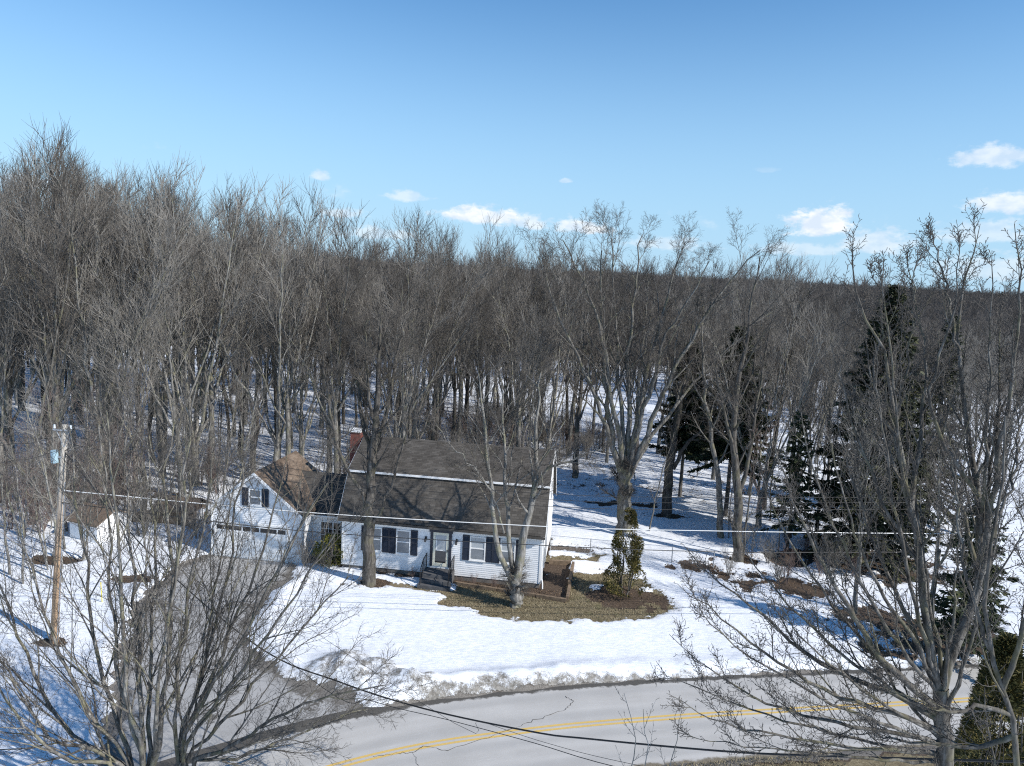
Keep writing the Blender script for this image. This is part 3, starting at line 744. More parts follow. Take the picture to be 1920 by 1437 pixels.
# landscape timbers round the bed
def beam(name, a, b, w, z0, z1, mt, parent=None):
    a, b = np.array(a), np.array(b); d = b - a; d /= np.linalg.norm(d); n = np.array((-d[1], d[0])) * w / 2
    P = [a - n, b - n, b + n, a + n]
    return MB().hexa([(*p, z0) for p in P] + [(*p, z1) for p in P]).build(name, mt, parent)
edge = empty('timber_edging', (*HW(9, -1.1), 0), 0, 'weathered landscape timbers edging the bare bed at the house corner', 'edging')
def tb(a, b, z0, z1):
    o = beam('timber', HW(*a), HW(*b), .16, z0, z1, M['timber']); o.parent = edge; o.matrix_parent_inverse = Matrix.Translation((-HW(9, -1.1)[0], -HW(9, -1.1)[1], 0))
for (a, b) in (((7.0, -.66), (9.4, -.95)), ((9.45, -.96), (11.6, -1.2)), ((11.65, -1.21), (13.3, -1.42))): tb(a, b, -.05, .2)
for (a, b) in (((13.36, -1.3), (13.42, 1.2)), ((13.42, 1.25), (13.46, 3.9))): tb(a, b, -.05, .26)
tb((11.95, 3.8), (13.3, 3.95), -.05, .26); tb((13.37, .4), (13.44, 3.0), .265, .42)

# ------------------------------------------------------------------ trees
def resample(pts, k, jit=0.0):
    pts = np.array(pts, float); n = len(pts)
    d = np.r_[0, np.cumsum(np.linalg.norm(np.diff(pts, axis=0), axis=1))]; d /= d[-1]
    P = np.concatenate([[2 * pts[0] - pts[1]], pts, [2 * pts[-1] - pts[-2]]])
    out = []
    for t in np.linspace(0, 1, k):
        i = min(max(np.searchsorted(d, t, 'right') - 1, 0), n - 2); f = (t - d[i]) / (d[i + 1] - d[i] + 1e-9)
        p0, p1, p2, p3 = P[i], P[i + 1], P[i + 2], P[i + 3]
        out.append(.5 * ((2 * p1) + (-p0 + p2) * f + (2 * p0 - 5 * p1 + 4 * p2 - p3) * f * f + (-p0 + 3 * p1 - 3 * p2 + p3) * f ** 3))
    out = np.array(out)
    if jit: out[1:-1] += rng.normal(0, jit, out[1:-1].shape)
    return out
def spawn(P, R, n, t0, t1, ang, length, rr, k, up=.2, wob=.15, rtip=.25, rmin=.004, rmax=9, lenfall=.5, tb=1.0):
    """children of the branches P (N,k,3): n each, placed on t0..t1, angle range in degrees, length as a function of parent length"""
    N_, kp, _ = P.shape
    t = t0 + (t1 - t0) * ((np.arange(n)[None] + rng.uniform(0, 1, (N_, n))) / n) ** tb
    f = t * (kp - 1); i = np.minimum(f.astype(int), kp - 2); f = (f - i)[..., None]; ar = np.arange(N_)[:, None]
    p0, p1 = P[ar, i], P[ar, i + 1]; pos = p0 * (1 - f) + p1 * f
    T = p1 - p0; T /= np.linalg.norm(T, axis=2, keepdims=True) + 1e-9
    r0 = R[ar, i] * (1 - f[..., 0]) + R[ar, i + 1] * f[..., 0]
    L = np.linalg.norm(np.diff(P, axis=1), axis=2).sum(1)[:, None]
    ref = np.where(np.abs(T[..., 2:3]) > .9, np.array([1., 0, 0]), np.array([0, 0, 1.]))
    A = np.cross(T, ref); A /= np.linalg.norm(A, axis=2, keepdims=True); B = np.cross(T, A)
    ph = (np.arange(n)[None] * 2.4 + rng.uniform(0, 6.28, (N_, 1)) + rng.normal(0, .5, (N_, n)))[..., None]
    a = np.radians(rng.uniform(ang[0], ang[1], (N_, n)))[..., None]
    D = T * np.cos(a) + (A * np.cos(ph) + B * np.sin(ph)) * np.sin(a)
    ln = length(L, t) * rng.uniform(.65, 1.25, (N_, n))
    rad0 = np.clip(r0 * rr * rng.uniform(.8, 1.15, (N_, n)), rmin, rmax)
    pos = pos.reshape(-1, 3); D = D.reshape(-1, 3); ln = ln.reshape(-1, 1); rad0 = rad0.reshape(-1, 1)
    out = [pos]; step = ln / (k - 1)
    for q in range(k - 1):
        D = D + np.array([0, 0, up / (k - 1)]) + rng.normal(0, wob, D.shape); D /= np.linalg.norm(D, axis=1, keepdims=True)
        out.append(out[-1] + D * step)
    return np.stack(out, 1), rad0 * np.linspace(1, rtip, k)[None]

def crown_levels(P, R, spec):
    """spec: list of dicts for successive levels; returns list of (P,R)"""
    out = []
    for s in spec:
        P, R = spawn(P, R, **s); out.append((P, R))
    return out
def tri_mesh(name, levels, sides):
    return np_mesh(name, *merge([tubes(P, R, s) for (P, R), s in zip(levels, sides)]), smooth=True)

def forest_tree(H, seed, fork, spread, zf, dens=1.0, lod=0):
    """trunk that forks at height zf*H into rising stems, vase shaped crown with a rounded open top"""
    global rng
    keep = rng; rng = np.random.default_rng(seed)
    stems = []; r0 = .0085 * H * rng.uniform(.85, 1.15); zf *= H
    if fork <= 1:
        lean = rng.normal(0, .03 * H, 2)
        stems.append((resample([(0, 0, -.4), (0, 0, H * .15), (lean[0] * .3, lean[1] * .3, H * .45), (lean[0] * .7, lean[1] * .7, H * .72), (lean[0], lean[1], H * .93)], 14, .06), r0))
    else:
        stems.append((resample([(0, 0, -.4), (rng.normal(0, .1), rng.normal(0, .1), zf * .5), (0, 0, zf), (0, 0, zf + .4)], 14, .01), r0 * 1.1))
        a0 = rng.uniform(0, 6.28)
        for i in range(fork):
            a = a0 + i * 6.28 / fork + rng.normal(0, .3); q = rng.uniform(.25, 1.0)
            sr_ = .30 * H * spread * q; h = H * (.95 - .10 * q * q * spread) * rng.uniform(.93, 1.0); zs = zf * rng.uniform(.72, 1.0)
            c, w = math.cos(a), math.sin(a); k = rng.uniform(.8, 1.2)
            stems.append((resample([(0, 0, zs), (c * sr_ * .22, w * sr_ * .22, zs + (h - zs) * .2), (c * sr_ * .5 * k, w * sr_ * .5 * k, zs + (h - zs) * .5), (c * sr_, w * sr_, h)], 14, .07), r0 * rng.uniform(.45, .68)))
    P = np.stack([s[0] for s in stems]); R = np.stack([s[1] * np.linspace(1, .14, 14) ** .9 for s in stems])
    R[:, 0] *= 1.35 if fork <= 1 else 1.0
    if fork > 1: R[0] = stems[0][1] * np.linspace(1.3, .85, 14)
    PB, RB = (P[1:], R[1:]) if fork > 1 else (P, R)
    n1 = int((34 if fork > 1 else 24) * dens / max(1, fork)) + 2; t0 = .28 if fork > 1 else zf / H
    if lod: n1 = max(4, n1 // 2)
    L1 = spawn(PB, RB, n1, t0, .99, (16, 38), lambda L, t: H * .045 + L * .30 * (1.08 - t) ** .6 * (1 if fork > 1 else .8 * spread), .5, 7, up=.4, wob=.06, rmax=.09, rmin=.02)
    if lod:
        L2 = spawn(*L1, 6, .15, 1, (16, 40), lambda L, t: .45 * L + .4, .5, 3, up=.3, wob=.1, rmin=.03)
        L3 = spawn(*L2, 4, .2, 1, (16, 40), lambda L, t: .5 * L + .4, .6, 2, up=.2, wob=.1, rmin=.028)
        rng = keep
        return merge([tubes(P, R, 5), tubes(*L1, 3), tubes(*L2, 3), tubes(*L3, 3)])
    L2 = spawn(*L1, 8, .1, 1, (14, 38), lambda L, t: .50 * L * (1.1 - .6 * t) + .45, .5, 5, up=.35, wob=.06, rmin=.020)
    L3 = spawn(*L2, 4, .12, 1, (14, 40), lambda L, t: .6 * L * (1.1 - .5 * t) + .35, .6, 3, up=.2, wob=.07, rmin=.015, rtip=.3)
    rng = keep
    return tri_mesh('trunk', [(P, R), L1], (8, 5)), tri_mesh('crown', [L2, L3], (4, 3))

def tree_thing(name, loc, parts, mats, label, cat, group=None, rz=0, sc=1.0, tilt=(0, 0)):
    o = empty(name, loc, rz, label, cat, group); o.rotation_euler = (tilt[0], tilt[1], rz); o.scale = (sc, sc, sc)
    for (pn, me), mt in zip(parts, mats):
        q = bpy.data.objects.new(pn, me); COL.objects.link(q); q.parent = o
        q.material_slots  # materials live on the mesh
        if not me.materials: me.materials.append(mt)
    return o

PROT = []
for i, (H, fk, spd, bs, dn) in enumerate([(24, 3, .75, .42, .9), (24, 1, 1.0, .42, 1.0), (24, 2, .8, .25, .85), (24, 4, .95, .22, .9), (24, 5, 1.0, .38, 1.0), (24, 2, 1.2, .15, .9), (24, 7, 1.25, .14, 1.15), (24, 3, .55, .5, .7)]):
    PROT.append(forest_tree(H, 100 + i, fk, spd, bs, dn))
for i, (a, b) in enumerate(PROT):
    a.materials.append(M['bark_dark'] if i in (1, 7) else M['bark_pale'] if i in (0, 3, 6) else M['bark']); b.materials.append(M['twig_pale'] if i in (3, 6, 2) else M['twig'])

# skyline of the woods: bearing -> rise of the tree tops above the camera
ENV = [(-60, 235), (0, 238), (120, 250), (215, 262), (262, 325), (330, 308), (450, 318), (520, 375), (560, 425), (640, 455), (690, 398), (740, 358), (800, 385), (870, 408), (1000, 412), (1060, 440), (1150, 455), (1300, 470), (1420, 440), (1480, 470), (1540, 520), (1700, 570), (2000, 600)]
eb = np.array([bearing(*p)[0] / bearing(*p)[1] for p in ENV]); es = np.array([bearing(*p)[2] / bearing(*p)[1] for p in ENV])
def max_h(x, y): return CAM_H + y * np.interp(x / y, eb, es)

LAWN = [(2.5, 37), (3.5, 64), (14, 70), (20, 58), (14.5, 47), (12, 43), (24, 36), (30, 25), (-32, 10), (-40, 30), (-26, 44), (-23.5, 48), (-10, 51), (2, 53)]
def ok_spot(x, y, d2, pts):
    for px_, py_ in pts:
        if (px_ - x) ** 2 + (py_ - y) ** 2 < d2: return False
    return True
taken = [G(692, 1097), G(968, 1137), (8.8, 50.5), (12.3, 53.2), (15.35, 44.7), (14.5, 49), (25, 45.1), (18.5, 45.2), (34, 52), (-25.5, 42.8), (-21, 47)]
forest = []
R2 = random.Random(11)
def place(n, fx, fy, cond, gap):
    c = 0; tries = 0
    while c < n and tries < n * 60:
        tries += 1; x, y = fx(), fy()
        if not (abs(x) < .80 * y + 4) or not cond(x, y): continue
        if sdist(LAWN, np.array([x]), np.array([y]))[0] > -1 or sdist(HOUSE, np.array([x]), np.array([y]))[0] > -3.0: continue
        if not ok_spot(x, y, gap * gap, taken): continue
        taken.append((x, y)); forest.append((x, y)); c += 1
# clearing beyond the woods where open snow shows
CLEAR = [(2, 84), (26, 80), (34, 96), (28, 112), (4, 112)]
inclear = lambda x, y: sdist(CLEAR, np.array([x]), np.array([y]))[0] > 0
place(14, lambda: R2.uniform(-38, -24), lambda: R2.uniform(44, 52), lambda x, y: True, 3.2)
place(104, lambda: R2.uniform(-70, -8), lambda: R2.uniform(51, 86), lambda x, y: True, 3.0)
place(62, lambda: R2.uniform(-12, 16), lambda: R2.uniform(56, 96), lambda x, y: not inclear(x, y) and (x < 4 or y > 66), 3.2)
place(34, lambda: R2.uniform(14, 34), lambda: R2.uniform(48, 92), lambda x, y: not inclear(x, y), 3.4)
place(16, lambda: R2.uniform(30, 66), lambda: R2.uniform(66, 96), lambda x, y: not inclear(x, y), 4.5)
place(44, lambda: R2.uniform(-85, 75), lambda: R2.uniform(86, 108), lambda x, y: not inclear(x, y), 4.0)
KIND = ['high forking grey tree', 'dark barked straight tree', 'two stemmed grey tree', 'pale twigged four stemmed tree', 'broad crowned grey tree', 'wide low forking tree', 'pale broom shaped many stemmed tree', 'narrow dark tree']
FL = {'l': 'in the thick bare woods left of the garage', 'm': 'in the bare woods behind the white house', 'r': 'in the open bare woods beyond the side lawn'}
for x, y in forest:
    k = R2.choice([0, 1, 2, 3, 4, 5, 6, 7, 0, 4, 3]); t_, c_ = PROT[k]
    mh = max_h(x, y); h = mh * R2.choice([.98, .94, .88, .8, .74, .68]) * R2.uniform(.93, 1.03)
    h = min(max(h * (.98 if x < -22 else .955), 10.5), 30)
    w = 'l' if x < -13 else ('m' if x < 9 else 'r')
    tree_thing('bare_tree', (x, y, ground_z(x, y)), [('trunk', t_), ('crown', c_)], [None, None], KIND[k] + ' ' + FL[w], 'tree', 'trees ' + FL[w] + ': ' + KIND[k], R2.uniform(0, 6.28), h / 24, (R2.gauss(0, .035), R2.gauss(0, .035)))

# hero trees, limb by limb
def hero(name, base, stems, spec, label, seed, mats=('bark', 'twig'), jit=.05, sides=8, group=None, spurs=False):
    global rng
    keep = rng; rng = np.random.default_rng(seed)
    b = np.array((base[0], base[1], ground_z(*base) - .02))
    P, R = [], []
    for pts, ra, rb in stems:
        P.append(resample([np.array(p) - b for p in pts], 18, jit)); R.append(np.linspace(ra, rb, 18))
    P, R = np.stack(P), np.stack(R)
    lv = crown_levels(P, R, spec)
    if spurs:      # short budded side shoots straight on the long shoots
        for q, n in (((P, R), 30), (lv[0], 11)):
            sp1 = spawn(*q, n, .35, 1, (40, 70), lambda L, t: .055 + .02 * L * (1.1 - t), .5, 3, up=.35, wob=.08, rmin=.0042, rmax=.007, rtip=.8)
            lv += [sp1, spawn(*sp1, 2, .6, 1, (25, 60), lambda L, t: .03 + 0 * L, 1.3, 2, rmin=.0048, rtip=.5)]
    tr = tri_mesh('trunk', [(P, R), lv[0]], (sides, 5)); cr_ = tri_mesh('crown', lv[1:], [4] + [3] * (len(lv) - 2))
    tr.materials.append(M[mats[0]]); cr_.materials.append(M[mats[1]])
    rng = keep
    return tree_thing(name, tuple(b), [('trunk', tr), ('crown', cr_)], [None, None], label, 'tree', group)
def L_(a, b): return lambda L, t: a * L * (1.1 - .7 * t) + b
def stem(Y0, Y1, pxs): 
    n = len(pxs); return [S(px, py, Y0 + (Y1 - Y0) * i / (n - 1)) for i, (px, py) in enumerate(pxs)]
spec_yard = [dict(n=12, t0=.3, t1=.99, ang=(25, 58), length=L_(.26, .5), rr=.5, k=7, up=.35, wob=.12, rmax=.09),
             dict(n=8, t0=.15, t1=1, ang=(25, 55), length=L_(.40, .2), rr=.5, k=5, up=.25, wob=.14, rmin=.010),
             dict(n=6, t0=.15, t1=1, ang=(25, 55), length=L_(.42, .12), rr=.6, k=3, up=.2, wob=.14, rmin=.0065),
             dict(n=4, t0=.15, t1=1, ang=(25, 60), length=L_(.5, .06), rr=.7, k=2, up=.1, wob=.1, rmin=.0045, rtip=.6)]
b1 = G(692, 1097)
hero('maple_tree', b1, [(stem(38, 38, [(692, 1100), (691, 1085), (690, 1040), (692, 960), (697, 880), (703, 800), (708, 720), (712, 650), (716, 585)]), .40, .04),
     (stem(38, 36.8, [(690, 960), (676, 920), (655, 885), (636, 845), (622, 790), (612, 720), (606, 660)]), .12, .03),
     (stem(38, 37, [(694, 990), (712, 962), (735, 910), (752, 850), (770, 770), (790, 700)]), .10, .025),
     (stem(38, 39, [(699, 850), (718, 795), (735, 720), (750, 640), (760, 600)]), .13, .03), (stem(38, 39.2, [(698, 860), (682, 790), (672, 710), (662, 630)]), .12, .03),
     (stem(38, 37.0, [(702, 790), (690, 730), (686, 650), (690, 600)]), .10, .03)], spec_yard, 'single trunked bare tree on the lawn left of the front door', 21, ('bark_dark', 'twig'))
b2 = G(968, 1137)
Y2 = b2[1]
hero('maple_tree', b2, [(stem(Y2, Y2, [(968, 1142), (968, 1125), (966, 1108), (966, 1090), (968, 1075)]), .36, .27),
     (stem(Y2, Y2 - .4, [(964, 1104), (948, 1070), (934, 1015), (925, 960), (918, 900), (910, 820), (902, 750), (897, 700)]), .17, .03),
     (stem(Y2, Y2 + .6, [(967, 1088), (960, 1050), (952, 1000), (948, 940), (947, 860), (943, 780), (938, 700)]), .15, .03),
     (stem(Y2, Y2 + .1, [(969, 1085), (978, 1035), (984, 990), (995, 950), (1003, 900), (1006, 850), (1006, 780), (1014, 700)]), .25, .03),
     (stem(Y2 + .1, Y2 - 1.0, [(1000, 922), (1018, 888), (1040, 872), (1072, 864), (1100, 850), (1130, 845)]), .10, .02),
     (stem(Y2, Y2 - 1.3, [(945, 1000), (925, 930), (890, 880), (850, 840), (820, 800)]), .06, .02)], spec_yard, 'low forking bare tree with three stems on the melted lawn', 22, ('bark_pale', 'twig'))
bm = (8.8, 49.0)
spec_big = [dict(n=11, t0=.28, t1=.99, ang=(20, 48), length=L_(.26, .8), rr=.5, k=7, up=.3, wob=.10, rmax=.09),
            dict(n=9, t0=.15, t1=1, ang=(22, 52), length=L_(.40, .25), rr=.5, k=5, up=.25, wob=.14, rmin=.012),
            dict(n=6, t0=.15, t1=1, ang=(25, 55), length=L_(.42, .15), rr=.6, k=3, up=.2, wob=.14, rmin=.009),
            dict(n=4, t0=.15, t1=1, ang=(25, 60), length=L_(.5, .1), rr=.7, k=2, up=.1, wob=.1, rmin=.0065, rtip=.6)]
Yb = 49.0
bx = S(1172, 1000, Yb)[0]
hero('maple_tree', (bx, Yb), [([(bx, Yb, -.3), S(1171, 960, Yb), S(1172, 920, Yb), S(1174, 880, Yb)], .58, .42),
     (stem(Yb, Yb - 1, [(1168, 910), (1150, 830), (1140, 770), (1133, 700), (1130, 620), (1125, 540), (1128, 470)]), .24, .035),
     (stem(Yb, Yb - 2.5, [(1170, 900), (1158, 800), (1145, 740), (1130, 640), (1105, 560), (1075, 490), (1055, 450)]), .2, .03),
     (stem(Yb, Yb + 2, [(1172, 900), (1178, 800), (1180, 740), (1176, 680), (1185, 600), (1195, 500), (1205, 440)]), .22, .03),
     (stem(Yb, Yb + 1, [(1176, 900), (1195, 800), (1205, 740), (1220, 670), (1240, 600), (1260, 520), (1285, 455)]), .24, .03),
     (stem(Yb, Yb - 1, [(1180, 895), (1208, 830), (1232, 760), (1265, 690), (1300, 630), (1345, 560), (1390, 500), (1425, 470)]), .22, .03),
     (stem(Yb, Yb - 3, [(1168, 890), (1135, 800), (1112, 740), (1090, 680), (1060, 620), (1035, 560), (1022, 500)]), .18, .025),
     (stem(Yb, Yb + 3, [(1182, 885), (1225, 815), (1260, 770), (1300, 720), (1350, 670), (1415, 610), (1470, 570)]), .16, .025),
     (stem(Yb, Yb + 3, [(1174, 880), (1165, 780), (1160, 700), (1155, 600), (1150, 500), (1148, 430)]), .18, .03),
     (stem(Yb, Yb - 2, [(1178, 880), (1200, 790), (1225, 720), (1245, 640), (1290, 560), (1330, 490)]), .18, .03)], spec_big,
     'big many limbed bare maple fanning out behind the yellow green cedar', 23, ('bark', 'twig'), .07)
def quick(base, pxs, ra, spec, label, seed, extra=(), mats=('bark', 'twig')):
    Y = base[1]; st = [(stem(Y, Y + .5, pxs), ra, .03)] + [(stem(Y, Y + dy, q), r, .02) for q, r, dy in extra]
    return hero('bare_tree', base, st, spec, label, seed, mats)
quick((12.25, 52.8), [(1248, 978), (1250, 940), (1254, 890), (1262, 830), (1275, 760), (1290, 700), (1300, 620), (1306, 560)], .42, spec_yard, 'leaning dark trunked bare tree in a ring of brown leaves', 24,
      [([(1262, 880), (1278, 850), (1300, 820), (1330, 800), (1360, 770), (1400, 720)], .17, -1), ([(1275, 770), (1262, 700), (1250, 620), (1240, 560)], .13, 1)], ('bark_dark', 'twig'))
quick((15.3, 44.4), [(1385, 1060), (1384, 1030), (1383, 960), (1378, 880), (1375, 800), (1385, 720), (1400, 640), (1410, 560), (1425, 480)], .34, spec_yard, 'slim dark bare tree rising from the bark strewn border', 25,
      [([(1383, 935), (1398, 890), (1412, 820), (1420, 740), (1440, 640), (1455, 560)], .16, 1), ([(1380, 860), (1360, 780), (1345, 700), (1335, 610)], .12, -1)], ('bark_dark', 'twig'))
quick((14.3, 48.5), [(1352, 1010), (1350, 980), (1346, 900), (1332, 800), (1322, 740), (1316, 660), (1320, 560)], .24, spec_yard, 'crooked slender bare tree between two darker trunks on the border', 26)
quick((4.9, 62.5), [(1076, 905), (1079, 880), (1084, 800), (1090, 720), (1094, 640), (1098, 560)], .30, spec_yard, 'dark straight trunked bare tree standing just past the house gable', 27, [([(1086, 790), (1105, 730), (1120, 660)], .1, 1)], ('bark_dark', 'twig'))

for i, (tx, ty, k, h, lb) in enumerate(((21.6, 34.2, 0, 11.5, 'single trunked bare tree on the brown leaf patch right of the lawn'), (27.2, 33.6, 4, 11.0, 'broad bare tree beside the road bank past the leaf patch'), (19.6, 37.6, 2, 12.0, 'two stemmed bare tree at the lawn edge of the leaf patch'))):
    tree_thing('bare_tree', (tx, ty, ground_z(tx, ty)), [('trunk', PROT[k][0]), ('crown', PROT[k][1])], [None, None], lb, 'tree', None, i * 1.7, h / 24, (.03 * (i % 3 - 1), .02))

for i, (tx, ty, k, h, lb) in enumerate(((-24.5, 54.5, 6, 24.5, 'pale broom shaped tree fanning widely at the edge of the woods'), (-18.6, 56.0, 6, 23.0, 'broom shaped many stemmed tree just behind the garage'), (-31.0, 53.0, 3, 24.0, 'four stemmed grey tree nearest the small pale shed'), (-15.0, 58.5, 5, 23.5, 'low forking tree with a long limb reaching behind the chimney'))):
    tree_thing('bare_tree', (tx, ty, ground_z(tx, ty)), [('trunk', PROT[k][0]), ('crown', PROT[k][1])], [None, None], lb, 'tree', None, .6 + i * 2.1, h / 24, (.02, .02 * (i % 3 - 1)))

# near clumps at the roadside, seen from above
spec_near = [dict(n=12, t0=.22, t1=.99, ang=(14, 38), length=L_(.32, .4), rr=.55, k=8, up=.3, wob=.08, rmax=.05, rmin=.012),
             dict(n=8, t0=.15, t1=1, ang=(18, 46), length=L_(.38, .18), rr=.5, k=5, up=.3, wob=.14, rmin=.0075),
             dict(n=5, t0=.15, t1=1, ang=(22, 50), length=L_(.40, .10), rr=.6, k=3, up=.2, wob=.12, rmin=.0055),
             dict(n=2, t0=.2, t1=1, ang=(25, 55), length=L_(.45, .06), rr=.7, k=2, up=.1, wob=.1, rmin=.0045, rtip=.7)]
def fan(base, lst, r, dY, _=None):
    out = []
    for i, q in enumerate(lst):
        y1 = base[1] + dY[i % len(dY)]; n = len(q)
        pts = [np.array((base[0] + random.uniform(-.25, .25), base[1] + random.uniform(-.25, .25), -.1))] + [S(px, py, base[1] + (y1 - base[1]) * (j + 1) / n) for j, (px, py) in enumerate(q)]
        out.append((pts, r * random.uniform(.75, 1.15), .018))
    return out
bA = (-10.9, 20.2)
hero('multi_stemmed_tree', bA, fan(bA, [
    [(288, 1420), (292, 1360), (300, 1280), (310, 1200), (328, 1100), (342, 1000), (350, 900), (358, 800), (370, 720)],
    [(272, 1420), (266, 1350), (260, 1250), (254, 1150), (248, 1050), (240, 950), (236, 850), (240, 760)],
    [(245, 1420), (215, 1340), (190, 1260), (176, 1180), (165, 1100), (152, 1000), (140, 900), (130, 800)],
    [(235, 1425), (170, 1345), (125, 1260), (95, 1170), (60, 1070), (30, 970), (10, 900)],
    [(225, 1432), (140, 1385), (85, 1310), (40, 1210), (5, 1110), (-20, 1020)],
    [(215, 1440), (120, 1420), (50, 1370), (0, 1300), (-40, 1220)],
    [(280, 1420), (282, 1300), (284, 1200), (288, 1100), (288, 1000), (282, 900), (275, 820)],
    [(268, 1430), (245, 1330), (232, 1240), (228, 1140), (222, 1040), (214, 940), (205, 850), (200, 770)],
    [(290, 1425), (305, 1330), (318, 1230), (322, 1130), (320, 1030), (312, 930), (318, 830), (325, 740)],
    [(230, 1436), (110, 1390), (60, 1340), (20, 1270), (-20, 1180)],
    [(260, 1430), (225, 1300), (215, 1200), (205, 1090), (205, 980), (195, 880), (185, 800)]], .088, (-2.0, 1.5, 2.2, -1.2, .6, -1.8, 2.6, -2.6, 1.0, -.6, .3), True), spec_near,
    'spreading many stemmed bare tree beside the driveway mouth with grey bark', 31, ('bark_near', 'twig_near'), .04, 7)
bB = (-8.9, 20.6)
hero('multi_stemmed_tree', bB, fan(bB, [
    [(330, 1425), (352, 1340), (384, 1250), (410, 1150), (428, 1050), (444, 950), (455, 850), (448, 760)],
    [(340, 1420), (385, 1310), (430, 1240), (480, 1150), (530, 1050), (575, 965), (615, 905)],
    [(350, 1428), (405, 1370), (470, 1290), (540, 1210), (605, 1135), (655, 1080)],
    [(360, 1432), (430, 1400), (520, 1345), (620, 1305), (720, 1285)],
    [(345, 1425), (362, 1310), (385, 1230), (398, 1120), (425, 1000), (440, 900)],
    [(345, 1428), (395, 1330), (450, 1260), (500, 1190), (560, 1110), (610, 1030), (640, 980)],
    [(338, 1428), (372, 1320), (410, 1240), (450, 1140), (490, 1040), (520, 950), (535, 870)],
    [(360, 1436), (450, 1420), (540, 1385), (640, 1345), (690, 1330)],
    [(335, 1430), (330, 1340), (335, 1250), (350, 1150), (365, 1060), (385, 960), (395, 860)]], .075, (1.8, -1.5, .5, -1.5, 2.4, -2.2, 1.1)), spec_near,
    'slanting bare tree whose limbs reach over the driveway towards the garage', 32, ('bark_near', 'twig_near'), .04, 7)
